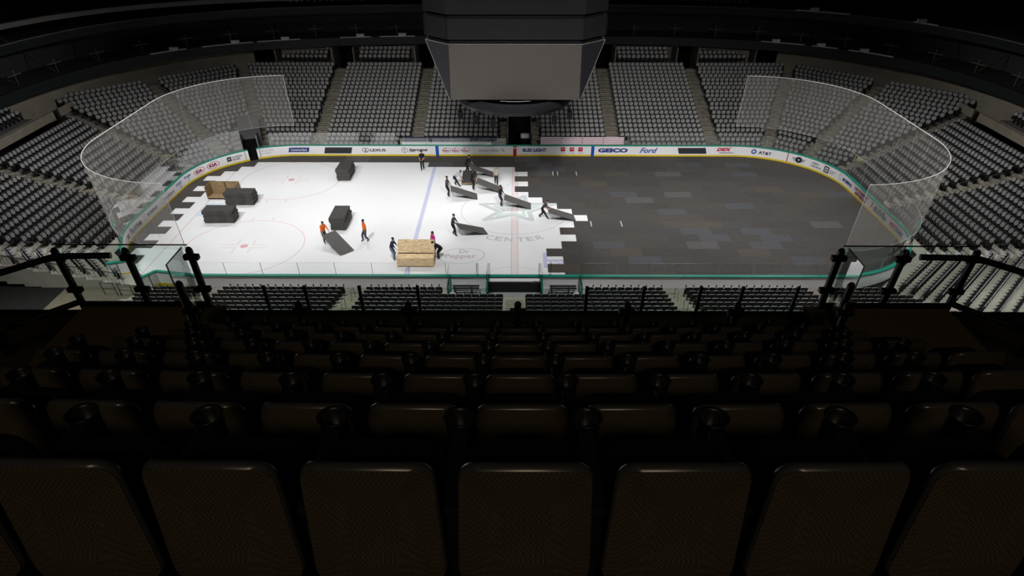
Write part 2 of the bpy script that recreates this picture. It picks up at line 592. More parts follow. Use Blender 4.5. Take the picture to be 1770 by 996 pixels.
# ------------------------------------------------------------------ lettering
def text_mesh(body, size, bold=0.0, shear=0.0, spacing=1.0):
    c = bpy.data.curves.new('lettering', 'FONT')
    c.body = body
    c.size = size
    c.offset = bold
    c.shear = shear
    c.space_character = spacing
    c.resolution_u = 3
    c.align_x = 'CENTER'
    o = bpy.data.objects.new('lettering', c)
    COL.objects.link(o)
    dg = bpy.context.evaluated_depsgraph_get()
    me = bpy.data.meshes.new_from_object(o.evaluated_get(dg))
    vs = [tuple(v.co) for v in me.vertices]
    fs = [tuple(p.vertices) for p in me.polygons]
    bpy.data.objects.remove(o)
    bpy.data.curves.remove(c)
    bpy.data.meshes.remove(me)
    return vs, fs


def fit_text(body, width, height, bold=0.0, shear=0.0):
    vs, fs = text_mesh(body, 1.0, bold, shear)
    xs = [v[0] for v in vs]; ys = [v[1] for v in vs]
    x0, x1, y0, y1 = min(xs), max(xs), min(ys), max(ys)
    k = width / (x1 - x0); h = height / (y1 - y0)
    return [((v[0] - (x0 + x1) / 2) * k, (v[1] - (y0 + y1) / 2) * h) for v in vs], fs


def ice_text(name, body, cx, cy, width, height, m, bold=0.012, arc=None, shear=0.0):
    pts, fs = fit_text(body, width, height, bold, shear)
    out = []
    for x, y in pts:
        if arc:
            a = x / arc
            out.append((cx + (arc - y) * math.sin(a), cy + arc - (arc - y) * math.cos(a), Z1))
        else:
            out.append((cx + x, cy + y, Z1 + .004))
    mb = MB(); mb.add(out, fs)
    return mark(name, mb, m)


for i, ch in enumerate('CENTER'):
    a = math.radians((-21, -13, -5, 5, 13, 21)[i])
    if ch:
        pts, fs = fit_text(ch, .62, .75, .02)
        R_ = 5.5
        mb = MB()
        mb.add([(R_ * math.sin(a) + x * math.cos(a) - y * math.sin(a), -R_ * math.cos(a) + x * math.sin(a) + y * math.cos(a), Z1 + .004) for x, y in pts], fs)
        mark('centre_letter', mb, M['ice_grey'])
ice_text('soda_word', 'Pepper', -4.1, -8.35, 2.35, .85, M['ice_mauve'], .012)
ice_text('soda_word', 'Dr', -3.85, -7.5, .75, .6, M['ice_mauve'], .012)
mb = MB()
vs, fs = [], []
for i in range(49):
    a = 2 * PI * i / 48
    for k in (1.0, .955):
        vs.append((-4.0 + 1.75 * k * math.cos(a), -8.2 + 1.25 * k * math.sin(a) + .12 * math.cos(a), Z1))
for i in range(48):
    fs.append((2 * i, 2 * i + 1, 2 * i + 3, 2 * i + 2))
mb.add(vs, fs); mark('soda_oval', mb, M['ice_grey'])
ice_text('block_word', 'LIG', 3.0, -9.4, 1.15, .7, M['white'], .05)
ice_text('ice_word', 'NU', -2.2, 8.5, 1.0, .6, M['ice_line'], .03)
ice_text('ice_word', 'H', -1.0, 5.5, .9, .3, M['ice_cool'], .03)
ice_text('ice_word', 'COT', -4.3, 4.7, 1.3, .3, M['ice_line'], .02)

# ------------------------------------------------------------------ floor cover panels
RINKPOLY = [rink(s, -0.02)[:2] for s in srange(-HALF, HALF)[:-1]]


def clip(poly, clipper):
    # convex clip; clipper given clockwise
    out = poly
    n = len(clipper)
    for i in range(n):
        a = clipper[i]; b = clipper[(i + 1) % n]
        inp = out; out = []
        if not inp: break
        def side(p): return (b[0] - a[0]) * (p[1] - a[1]) - (b[1] - a[1]) * (p[0] - a[0]) <= 1e-9
        for k in range(len(inp)):
            p, q = inp[k], inp[(k + 1) % len(inp)]
            sp, sq = side(p), side(q)
            if sp: out.append(p)
            if sp != sq:
                d1 = (b[0] - a[0]) * (p[1] - a[1]) - (b[1] - a[1]) * (p[0] - a[0])
                d2 = (b[0] - a[0]) * (q[1] - a[1]) - (b[1] - a[1]) * (q[0] - a[0])
                t = d1 / (d1 - d2)
                out.append((p[0] + (q[0] - p[0]) * t, p[1] + (q[1] - p[1]) * t))
    return out


def parea(p):
    return abs(sum(p[i][0] * p[(i + 1) % len(p)][1] - p[(i + 1) % len(p)][0] * p[i][1] for i in range(len(p)))) / 2


U = 1.22
panels = []      # (row, poly, side, index)
XR = {3: 0, 4: 1, 5: 0, 6: 1, 7: 0, 8: 1, 9: 2, 10: 3, 11: 4, 12: 5, 13: 4, 14: 3, 15: 4, 16: 3, 17: 2, 18: 3, 19: 2, 20: 3, 21: 2}
prng = random.Random(3)
for j in range(1, 22):
    ytop = HY - .01 if j == 1 else 12.46 - U * (j - 1)
    ybot = 12.46 - U * j if j < 21 else -HY + .01
    def run(x, step, lim, side):
        n = 0
        while (x < lim) if step > 0 else (x > lim):
            a, b = sorted((x, x + step))
            g = .002
            poly = clip([(a + g, ybot + g), (a + g, ytop - g), (b - g, ytop - g), (b - g, ybot + g)], RINKPOLY)
            if len(poly) >= 3 and parea(poly) > .12:
                n += 1
                panels.append((j, poly, side, n))
            x += step
    if j == 1:
        run(-29.28, 2 * U, 31, 'whole')
    elif j == 2:
        run(-7 * U, 2 * U, 31, 'right')
        run(-21 * U, -2 * U, -31, 'left')
    else:
        run(XR[j] * U, 2 * U, 31, 'right')
        if j <= 18:
            run({3: -22}.get(j, -23 if j % 2 == 0 else -24) * U, -2 * U, -31, 'left')
print('panels', len(panels))
for j, poly, side, n in panels:
    cx = sum(p[0] for p in poly) / len(poly); cy = sum(p[1] for p in poly) / len(poly)
    r = prng.random()
    ci = prng.choice([0, 0, 1, 1, 2, 3, 4]) if r < .84 else prng.choice([5, 5, 6, 7])
    if side == 'left': ci = prng.choice([0, 2, 4])
    mb = MB(); mb.prism([(p[0] - cx, p[1] - cy) for p in poly], 0, .035)
    o = mb.build('floor_cover_panel', PM[ci], None, (cx, cy, .004))
    tone = {5: 'bluish grey', 6: 'brownish grey', 7: 'paler grey'}.get(ci, 'dark grey')
    if side == 'whole': where = '%s from its left end' % ORD[n]
    elif side == 'right': where = '%s right of the bare ice' % ORD[n]
    else: where = '%s left of the ice, by the left goal end' % ORD[n]
    tag(o, '%s floor panel, %s row from the far boards, %s' % (tone, ORD[j], where), 'floor panel', 'floor panels laid over the ice')
# white strips laid on top, standing in for ice gaps between boards
mb = MB()
for (x, y) in ((4.1, 8.3), (5.9, 8.3), (6.3, -2.7), (8.8, -2.7), (3.66, 8.3)):
    mb.box((x - .03, y - .5, .0392), (x + .03, y + .5, .0405))
tag(mb.build('ice_gap_strip', M['white']), 'short pale slits of ice showing between the dark floor panels', 'ice gap')

# ------------------------------------------------------------------ dasher boards
TH = .16
# openings: players' gate in far-left corner; machine gate in near-left corner
FG0, FG1 = -26.75, -25.9
s_gate0 = -(SN0 - 6.6)    # near-left corner opening starts (coming along the left end)
s_gate1 = -(SN0 - 0.6)


def boards(name, a, b, label, cat='boards', pieces=None):
    root = empty(name)
    tag(root, label, cat)
    mb = MB(); strip_wall(mb, a, b, 0, TH, .0, 1.02); mb.build('board_face', M['white'], root)
    mb = MB(); strip_wall(mb, a, b, -.015, .0, 0.0, .19); mb.build('kick_strip', M['yellow'], root)
    mb = MB(); strip_wall(mb, a, b, -.02, TH + .09, 1.02, 1.09); mb.build('cap_rail', M['teal'], root)
    return root


B_far = boards('dasher_boards', FG1, HALF - 4.6, 'long run of white rink boards with adverts, far side round the right end')
B_left = boards('dasher_boards', s_gate0, FG0, 'white curved rink boards with adverts round the left end')
B_near = boards('dasher_boards', HALF + 4.6, 2 * HALF + s_gate1 + .0, 'plain backed near rink boards left of the penalty boxes')
B_box = boards('dasher_boards', HALF - 4.6, HALF + 4.6, 'rink boards with teal rail in front of the penalty boxes')


def wall_pt(s, h, lift):
    x, y, nx, ny = rink(s)
    return (x + nx * lift, y + ny * lift, h)


def decal(name, sc, hc, pts, fs, m, root, lift=.024):
    mb = MB()
    mb.add([wall_pt(sc + x, hc + y, lift) for x, y in pts], fs)
    return mb.build(name, m, root)


def ad_text(body, s0, s1, hc, height, m, root, bold=.02, shear=0, name='advert_lettering'):
    pts, fs = fit_text(body, abs(s1 - s0), height, bold, shear)
    return decal(name, (s0 + s1) / 2, hc, pts, fs, m, root)


def ad_rect(s0, s1, h0, h1, m, root, name='advert_panel', lift=.010, skew=0.0):
    mb = MB()
    ss = srange(s0, s1)
    vs, fs = [], []
    for s in ss:
        vs += [wall_pt(s + skew * .5, h0, lift), wall_pt(s - skew * .5, h1, lift)]
    for i in range(len(ss) - 1):
        fs.append((2 * i, 2 * i + 2, 2 * i + 3, 2 * i + 1))
    mb.add(vs, fs)
    return mb.build(name, m, root)


def ad_oval(sc, hc, rx, ry, m, root, w_=.18, lift=.018, tilt=0.0, a0=0, a1=360, name='advert_oval'):
    n = 32
    vs, fs = [], []
    for i in range(n + 1):
        a = math.radians(a0 + (a1 - a0) * i / n)
        for k in (1.0, 1 - w_):
            vs.append((rx * k * math.cos(a), ry * k * math.sin(a) + tilt * rx * k * math.cos(a)))
    for i in range(n):
        fs.append((2 * i, 2 * i + 2, 2 * i + 3, 2 * i + 1))
    return decal(name, sc, hc, vs, fs, m, root, lift)


Bf = B_far
ad_text('TITUS LAW', -25.6, -24.3, .78, .18, M['grey_ink'], Bf, .0)
ad_text('ATTORNEYS', -25.55, -24.6, .52, .1, M['grey_ink'], Bf, .0)
ad_rect(-22.85, -20.8, .42, .86, M['navy'], Bf, skew=-.15)
ad_text('Comerica Bank', -22.65, -21.0, .64, .22, M['white'], Bf, .02).name = 'advert_lettering'
ad_rect(-19.25, -16.5, .28, .88, M['ink'], Bf, skew=-.2)
ad_oval(-15.1, .62, .34, .24, M['ink'], Bf, .16)
ad_text('L', -15.22, -14.92, .62, .30, M['ink'], Bf, .02, .3)
ad_text('LEXUS', -14.65, -13.05, .62, .26, M['ink'], Bf, .035)
ad_oval(-11.15, .62, .32, .26, M['grey_ink'], Bf, .2)
ad_text('Y', -11.3, -11.0, .60, .36, M['grey_ink'], Bf, .02)
ad_text('Jägermeister', -10.7, -8.8, .62, .38, M['ink'], Bf, .03)
ad_rect(-8.02, -7.70, .02, 1.02, M['blue'], Bf, 'blue_line_mark', .02)
for k in range(3):
    sc = -6.95 + .95 * k
    ad_oval(sc + .06, .62, .44, .27, M['grey_ink'], Bf, .12, tilt=.05)
    ad_text('Dr', sc - .12, sc + .1, .76, .16, M['adred'], Bf, .03)
    ad_text('Pepper', sc - .34, sc + .34, .56, .24, M['maroon'], Bf, .03)
ad_text('American Airlines', -3.65, -1.65, .60, .2, M['grey_ink'], Bf, .015)
mb = [(-.2, .2), (-.02, .08), (.2, -.2), (.0, -.06)]
decal('advert_mark', -1.2, .62, mb, [(0, 1, 2, 3)], M['ink'], Bf)
ad_rect(-.16, .16, .05, 1.02, M['red'], Bf, 'centre_line_mark', .02)
ad_rect(-.1, .1, .78, .9, M['ice_pink'], Bf, 'centre_line_badge', .024)
ad_text('BUD LIGHT', .8, 3.2, .64, .34, M['navy'], Bf, .045)
for sc in (4.85, 5.75, 6.62):
    ad_rect(sc - .22, sc + .22, .52, .92, M['adred'], Bf)
    ad_text('CHI', sc - .13, sc + .13, .76, .1, M['white'], Bf, .03)
    ad_text('ST LUKES', sc - .26, sc + .26, .38, .09, M['grey_ink'], Bf)
ad_rect(7.70, 8.02, .02, 1.02, M['blue'], Bf, 'blue_line_mark', .02)
ad_text('GEICO', 8.4, 11.4, .63, .42, M['navy'], Bf, .06)
ad_text('Ford', 12.6, 14.4, .63, .52, M['script'], Bf, .03, .35)
ad_rect(16.5, 19.3, .30, .88, M['ink'], Bf, skew=.2)
ad_text('DEX', 20.35, 21.85, .74, .34, M['adred'], Bf, .06, .25)
ad_text('imaging', 20.7, 22.1, .40, .18, M['ink'], Bf, .02)
ad_oval(24.05, .64, .26, .24, M['script'], Bf, .55)
ad_text('AT&T', 24.5, 25.75, .60, .28, M['ink'], Bf, .03)
ad_rect(27.28, 27.36, .19, 1.02, M['red'], Bf, 'goal_line_mark', .02)
ad_oval(28.45, .60, .34, .28, M['ink'], Bf, .75)
for k in range(3):
    for q in (-1, 1):
        ad_rect(28.45 + q * .3 if q > 0 else 28.45 - .68 + .08 * k, 28.45 + q * .3 + .38 - .08 * k if q > 0 else 28.45 - .3, .66 - .11 * k, .71 - .11 * k, M['ink'], Bf)
ad_oval(30.2, .72, .40, .14, M['grey_ink'], Bf, .12)
ad_text('OMNI', 29.95, 30.45, .72, .16, M['grey_ink'], Bf, .02)
ad_text('HOTELS & RESORTS', 29.75, 30.95, .45, .12, M['ink'], Bf, .02)
ad_rect(31.25, 31.85, .32, .88, M['ink'], Bf)
ad_rect(31.37, 31.73, .42, .78, M['white'], Bf, lift=.017)
ad_text('888', 31.42, 31.68, .6, .22, M['ink'], Bf, .03)
ad_text('CLARKSON', 32.0, 32.8, .66, .12, M['grey_ink'], Bf)
ad_text('GLASS', 32.0, 32.5, .48, .12, M['grey_ink'], Bf)
ad_oval(33.5, .62, .22, .26, M['grey_ink'], Bf, .16)
ad_text('BOEING', 33.9, 35.7, .60, .28, M['navy'], Bf, .045, .2)
ad_text('E.M. STANDLEY', 36.3, 38.95, .74, .26, M['maroon'], Bf, .05)
ad_text('MOTORCARS', 36.6, 38.75, .42, .24, M['maroon'], Bf, .05)
ad_text('7', 39.65, 40.05, .62, .44, M['adred'], Bf, .05)
ad_text('-ELEVEn', 40.1, 42.5, .62, .42, M['adgreen'], Bf, .045)
ad_text('PET', 43.2, 44.1, .60, .32, M['adred'], Bf, .05)
ad_text('SMART', 44.12, 45.6, .60, .32, M['script'], Bf, .05)
Bl = B_left
ad_rect(-28.95, -28.5, .42, .84, M['ink'], Bl)
ad_rect(-28.85, -28.6, .54, .74, M['grey_ink'], Bl, lift=.017)
ad_text('CLARKSON', -28.4, -27.4, .72, .15, M['ink'], Bl)
ad_text('GLASS', -28.4, -27.65, .50, .15, M['ink'], Bl)
ad_rect(-27.1, -27.03, .19, 1.02, M['grey_ink'], Bl, 'gate_seam', .016)
for a, b in ((-31.25, -29.75), (-32.95, -31.5)):
    ad_oval((a + b) / 2, .60, .72, .30, M['adred'], Bl, .10)
    ad_text('KIA', a + .3, b - .3, .60, .30, M['maroon'], Bl, .05)
for a, b in ((-34.5, -33.4), (-36.2, -35.1)):
    ad_text('Kroger', a, b, .72, .30, M['script'], Bl, .03, .2)
    ad_oval((a + b) / 2 + .1, .40, .12, .1, M['script'], Bl, .3)
ad_rect(-35.45, -35.3, .34, .42, M['adred'], Bl)
ad_oval(-39.15, .60, .24, .28, M['grey_ink'], Bl, .14)
ad_text('OmniHotels', -38.85, -36.8, .60, .24, M['grey_ink'], Bl, .015)
ad_oval(-42.4, .60, .2, .26, M['grey_ink'], Bl, .16, a0=60, a1=300)
ad_text('BOEING', -42.0, -40.2, .60, .22, M['navy'], Bl, .04, .2)
ad_text('at', -46.1, -45.45, .57, .40, M['ink'], Bl, .03)
ad_text('h', -45.15, -44.78, .62, .50, M['ink'], Bl, .03)
ad_oval(-44.55, .52, .19, .20, M['adteal'], Bl, .95)
ad_text('me', -44.3, -43.15, .55, .34, M['ink'], Bl, .03)

# swung-open gate leaves
def leaf(p0, p1, label, name='board_gate', glass=False):
    root = empty(name, (p0[0], p0[1], 0), math.atan2(p1[1] - p0[1], p1[0] - p0[0]))
    L = math.dist(p0, p1)
    tag(root, label, 'gate')
    mb = MB(); mb.box((0, -.08, .19), (L, .08, 1.02)); mb.build('board_face', M['white'], root)
    mb = MB(); mb.box((0, -.095, 0), (L, .095, .19)); mb.build('kick_strip', M['yellow'], root)
    mb = MB(); mb.box((0, -.12, 1.02), (L, .12, 1.09)); mb.build('cap_rail', M['teal'], root)
    mb = MB(); mb.box((L * .4, -.1, .05), (L * .4 + .05, .1, 1.02)); mb.box((L * .82, -.1, .05), (L * .82 + .04, .1, 1.02)); mb.build('hinge_post', M['black'], root)
    return root


leaf((-28.95, -11.5), (-27.45, -10.95), 'white gate leaf with teal rail swung outward at the near left corner')
leaf((-24.95, -12.5), (-25.75, -13.75), 'gate leaf with teal rail swung back from the near boards at left')
leaf((-24.95, -12.5), (-22.35, -13.0), 'short angled board leaf joining the near boards at left')
leaf((-24.55, 12.9), (-25.0, 14.1), 'narrow gate leaf standing open at the far left tunnel')

# ------------------------------------------------------------------ rink glass
ORDN = {}


def glass_panel(s0, s1, z1, label, gm='glass', z0=1.09):
    root = empty('rink_glass', (0, 0, 0))
    x0, y0, _, _ = rink(s0, .08); x1, y1, _, _ = rink(s1, .08)
    root.location = (x0, y0, z0)
    tag(root, label, 'rink glass', 'clear rink glass panels above the boards')
    mb = MB()
    ss = srange(s0, s1)
    pts = [rink(s, .08)[:2] for s in ss]
    vs, fs = [], []
    for px, py in pts:
        vs += [(px - x0, py - y0, 0), (px - x0, py - y0, z1 - z0)]
    for i in range(len(pts) - 1):
        fs.append((2 * i, 2 * i + 2, 2 * i + 3, 2 * i + 1))
    mb.add(vs, fs)
    mb.build('pane', M[gm], root)
    mb = MB()
    mb.tube([(px - x0, py - y0, z1 - z0) for px, py in pts], .005, 4)
    mb.build('top_edge', M['glass_edge'], root)
    mb = MB(); mb.box((-.014, -.014, 0), (.014, .014, z1 - z0)); mb.build('upright', M['glass_edge'], root)
    return root


def glass_run(a, b, z1, where, n0=1, gm='glass'):
    n = max(1, round((b - a) / 2.42))
    for i in range(n):
        glass_panel(a + (b - a) * i / n, a + (b - a) * (i + 1) / n - .01, z1, 'clear rink glass panel, %s %s' % (ORD[n0 + i], where), gm)


glass_run(-24.5, -11.9, 2.25, 'rightwards on the far boards from the tunnel gap')
glass_run(-11.5, -.9, 1.75, 'rightwards on the low glass before the blue bench')
glass_run(11.3, SE0 - 5.5, 2.2, 'rightwards on the far boards from the dotted bench')
glass_run(SE0 - 5.5, SE1 + 9.5, 2.95, 'clockwise round the right end under the netting')
glass_run(-(SE1 + 6.6), FG0 - .3, 2.95, 'clockwise round the left end under the netting')
glass_run(SE1 + 9.6, HALF - 4.7, 2.0, 'leftwards on the near boards from the right corner', gm='glass_clear')
glass_run(HALF + 4.7, 2 * HALF - (SN0 - .6), 2.0, 'leftwards on the near boards from the penalty boxes', gm='glass_clear')

# ------------------------------------------------------------------ safety netting
def netting(sgn, label):
    root = empty('safety_netting', (sgn * HX, 0, 2.95))
    tag(root, label, 'netting')
    a, b = CX + .1, SN0 - .2
    ss = srange(a, b)
    pts = [(rink(sgn * s, .1)[0] - sgn * HX, rink(sgn * s, .1)[1]) for s in ss]
    Ht = 4.45
    vs, fs = [], []
    for px, py in pts: vs += [(px, py, 0), (px, py, Ht)]
    for i in range(len(pts) - 1): fs.append((2 * i, 2 * i + 2, 2 * i + 3, 2 * i + 1))
    mb = MB(); mb.add(vs, fs); mb.build('net_sheet', M['net'], root)
    for nm, z, r in (('top_cable', Ht, .026), ('bottom_cable', 0, .008)):
        mb = MB(); mb.tube([(px, py, z) for px, py in pts], r, 6); mb.build(nm, M['rope'], root)
    mb = MB()
    for p in (pts[0], pts[-1]): mb.tube([(*p, 0), (*p, Ht)], .02, 6)
    mb.build('edge_cord', M['rope'], root)
    mb = MB()
    step = 5
    for p in pts[step::step]: mb.tube([(*p, 0), (*p, Ht)], .006, 4)
    mb.build('seam_cord', M['rope'], root)
    return root


netting(-1, 'tall sheer safety netting curving round the left end of the rink')
netting(1, 'tall sheer safety netting curving round the right end of the rink')

# ------------------------------------------------------------------ terraces
D0, TR, RR, Z00 = 1.4, .80, .21, .10
SQ2 = math.sqrt(2)


def corner(d, which):
    """octagon corner for offset d: which 0 = far/diag, 1 = diag/end ; positive quadrant"""
    c = CX + CY + (RC + d) * SQ2
    if which == 0: return (c - (HY + d), HY + d)
    return (HX + d, c - (HX + d))


def octo(d):
    a, b = corner(d, 0), corner(d, 1)
    return dict(far=((-a[0], a[1]), (a[0], a[1])), fr=(a, b), right=(b, (b[0], -b[1])), nr=((b[0], -b[1]), (a[0], -a[1])),
                near=((a[0], -a[1]), (-a[0], -a[1])), nl=((-a[0], -a[1]), (-b[0], -b[1])), left=((-b[0], -b[1]), (-b[0], b[1])), fl=((-b[0], b[1]), (-a[0], a[1])))


NROW = dict(far=20, fr=20, right=15, nr=16, near=12, nl=16, left=15, fl=20)
for sec, nr_ in NROW.items():
    mb = MB()
    for i in range(nr_):
        d0 = D0 - .62 + TR * i if i else TH + .05
        d1 = D0 - .62 + TR * (i + 1)
        if i == nr_ - 1: d1 += 1.0
        z = Z00 + RR * i
        (a0, b0), (a1, b1) = octo(d0)[sec], octo(d1)[sec]
        if sec == 'nl':      # the corner stops at the sunken ramp
            def cut(A, B):
                t = (-12.8 - A[1]) / (B[1] - A[1])
                return A if t < 0 else (A[0] + (B[0] - A[0]) * t, A[1] + (B[1] - A[1]) * t)
            a0, a1 = cut(a0, b0), cut(a1, b1)
            if a0[1] > b0[1] + .01 or i > 13: continue
        if sec == 'far' and i < 6:
            w0 = b0[0] - a0[0]
            f = lambda x, A, B: (x - A[0]) / (B[0] - A[0])
            segs = None
            for xa, xb in ((None, -.85), (1.7, None)):
                pa0 = a0 if xa is None else (xa, a0[1]); pb0 = b0 if xb is None else (xb, b0[1])
                pa1 = a1 if xa is None else (xa, a1[1]); pb1 = b1 if xb is None else (xb, b1[1])
                vs = [(*pa0, z), (*pb0, z), (*pb1, z), (*pa1, z), (*pa0, -.11), (*pb0, -.11), (*pb1, -.11), (*pa1, -.11)]
                mb.add(vs, [(0, 1, 2, 3), (7, 6, 5, 4), (1, 5, 6, 2), (0, 3, 7, 4)], 0)
                mb.add(vs, [(0, 4, 5, 1)], 1)
            continue
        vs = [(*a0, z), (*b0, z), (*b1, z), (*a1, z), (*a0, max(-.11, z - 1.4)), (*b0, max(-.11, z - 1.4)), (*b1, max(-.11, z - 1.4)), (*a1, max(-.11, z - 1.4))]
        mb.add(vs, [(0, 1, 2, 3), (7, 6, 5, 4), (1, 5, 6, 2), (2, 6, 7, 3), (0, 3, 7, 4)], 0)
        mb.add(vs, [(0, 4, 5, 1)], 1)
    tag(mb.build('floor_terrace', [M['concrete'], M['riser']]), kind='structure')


# ---- seats -----------------------------------------------------------------
def rrect(w_, h, r, n=3):
    pts = []
    for cx, cy, a0 in ((w_ / 2 - r, h - r, 0), (-w_ / 2 + r, h - r, 90), (-w_ / 2 + r, r, 180), (w_ / 2 - r, r, 270)):
        for k in range(n):
            a = math.radians(a0 + 90 * k / (n - 1))
            pts.append((cx + r * math.cos(a), cy + r * math.sin(a)))
    return pts


def seat_geo():
    """one folded arena seat; faces local +y, origin on the tread under the back. mats: 0 front 1 pad 2 back 3 rim 4 arm"""
    mb = MB()
    out = rrect(.415, .335, .145, 4)
    n = len(out)
    lean = .14
    fr = [(x * .93, .014 - z * lean, .525 + .015 + z * .91) for x, z in out]
    md = [(x, .0 - z * lean, .525 + z) for x, z in out]
    mb.add(fr, [tuple(range(n))], 0)
    mb.add(fr + md, [(i, n + i, n + (i + 1) % n, (i + 1) % n) for i in range(n)], 0)
    sh = rrect(.47, .52, .10, 4)
    m_ = len(sh)
    s0 = [(x, -.004 - (z - .12) * lean, .37 + z) for x, z in sh]
    s1 = [(x * 1.01, -.055 - (z - .12) * lean, .37 + z) for x, z in sh]
    mb.add(s0 + s1, [tuple(range(m_)), tuple(range(2 * m_ - 1, m_ - 1, -1))], 2)
    for i in range(m_):
        j = (i + 1) % m_
        up_ = (sh[i][1] + sh[j][1]) / 2 > .48
        mb.add(s0 + s1, [(i, m_ + i, m_ + j, j)], 3 if up_ else 2)
    # dark shell below, folded seat pan in front of the lower back
    pan = rrect(.42, .34, .13, 3)
    m_ = len(pan)
    p0 = [(x, .06 + z * .10, .24 + z * .93) for x, z in pan]
    p1 = [(x * .96, .13 + z * .06, .25 + z * .93) for x, z in pan]
    mb.add(p0 + p1, [tuple(range(m_, 2 * m_))], 2)
    mb.add(p0 + p1, [(i, (i + 1) % m_, m_ + (i + 1) % m_, m_ + i) for i in range(m_)], 4)
    mb.box((-.262, -.08, 0), (-.235, .12, .60), 4)
    mb.box((-.265, -.06, .58), (-.232, .30, .62), 4)
    return mb


SG = seat_geo()
SGv = np.array(SG.v); SGf = SG.f; SGm = SG.mi
SEATM = [M['seat_front'], M['seat_pad'], M['seat_back'], M['seat_rim'], M['black']]
seat_mesh = SG.mesh('arena_seat', SEATM)

# camera model, only used to choose which seats stand nearest
def depth(x, y, z):
    c, s = math.cos(.7233), math.sin(.7233)
    return c * (y + 50.46) - s * (z - 22.17)


PITCH = .515
seat_list = []  # x,y,z,heading(angle of facing), sec,row


def along(sec, i, aisles, halfw=.62, skip=None):
    d = D0 + TR * i
    a, b = octo(d)[sec]
    a = Vector(a); b = Vector(b)
    L = (b - a).length
    t = (b - a).normalized()
    n = Vector((t.y, -t.x))           # points to the rink for the clockwise order
    if n.dot(-((a + b) / 2)) < 0: n = -n
    head = math.atan2(n.y, n.x) - PI / 2
    edges = [halfw] + sorted(aisles(L, a, t)) + [L - halfw]
    # edges: list of aisle centres between the two ends
    cuts = [0.0 + 0] + sorted(aisles(L, a, t)) + [L]
    for k in range(len(cuts) - 1):
        s0 = cuts[k] + halfw; s1 = cuts[k + 1] - halfw
        m_ = int((s1 - s0) / PITCH)
        if m_ < 1: continue
        off = (s1 - s0 - m_ * PITCH) / 2
        for q in range(m_):
            p = a + t * (s0 + off + PITCH * (q + .5))
            z = Z00 + RR * i
            if skip and skip(p.x, p.y, i): continue
            seat_list.append((p.x, p.y, z, head, sec, i, k, q, m_))


def xaisle(xs):
    return lambda L, a, t: [abs(x - a.x) for x in xs]


def far_skip(x, y, i):
    if i < 6 and -.85 - .75 < x < 1.7 + .8: return True
    if i < 1 and (-11.7 < x < 11.9): return True
    if i == 1 and (-11.7 < x < 11.9): return True
    return False


for i in range(20): along('far', i, xaisle([-20.4, -10.15, 0.4, 10.15, 20.4]), .62, far_skip)
for i in range(20):
    for sec in ('fr', 'fl'): along(sec, i, lambda L, a, t: [L / 2] if L > 5 else [], .62,
                                  (lambda x, y, i: x > -28.1 - .32 * i and i < 6) if sec == 'fl' else None)
for i in range(15):
    for sec in ('left', 'right'): along(sec, i, lambda L, a, t: [L / 2], .62)
for i in range(16):
    for sec in ('nr', 'nl'):
        along(sec, i, lambda L, a, t: [], .66, (lambda x, y, i: y < -12.5 or i > 13) if sec == 'nl' else None)
for i in range(11):
    along('near', i, xaisle([20.5, 10.7, 0.0, -10.7, -20.4]), .68, lambda x, y, i: (i < 2 and abs(x) < 5.0) or x < -24.6)
near = [s for s in seat_list if s[4] == 'near' and s[5] <= 8 and s[5] >= 2]
near.sort(key=lambda s: depth(s[0], s[1], s[2]) + abs(s[0]) * .0)
indiv = set(near[:300])
blocks = ['at the right corner', 'right of the right-hand stair', 'left of the right-hand stair', 'left of the middle stair', 'left of the left-hand stair', 'at the left corner']
for s in indiv:
    x, y, z, head, sec, i, k, q, m_ = s
    o = bpy.data.objects.new('arena_seat', seat_mesh)
    COL.objects.link(o)
    o.location = (x, y, z)
    o.rotation_euler = (0, 0, head)
    bl = ['right corner block', 'block right of the right stair', 'between middle and right stairs', 'between middle and left stairs', 'block left of the left stair', 'left corner block'][min(k, 5)]
    tag(o, 'dark seat, near terrace row %s, %s from right, %s' % (WORD[i + 1], ORD[min(q + 1, 28)], bl), 'seat', 'folding seats behind the near boards')
rest = [s for s in seat_list if s not in indiv]
# upper level seats seen as faint rows above the suites
def se(a, b, n, t):
    c, s = math.cos(t), math.sin(t)
    return (math.copysign(abs(c) ** (2 / n), c) * a, math.copysign(abs(s) ** (2 / n), s) * b)


def se_pts(a, b, n=3.0, t0=0.0, t1=PI, k=120):
    raw = [se(a, b, n, t0 + (t1 - t0) * i / 400) for i in range(401)]
    cum = [0]
    for i in range(400): cum.append(cum[-1] + math.dist(raw[i], raw[i + 1]))
    out = []
    j = 0
    for q in range(k + 1):
        L = cum[-1] * q / k
        while j < 399 and cum[j + 1] < L: j += 1
        f = (L - cum[j]) / max(1e-9, cum[j + 1] - cum[j])
        out.append((raw[j][0] + (raw[j + 1][0] - raw[j][0]) * f, raw[j][1] + (raw[j + 1][1] - raw[j][1]) * f))
    return out


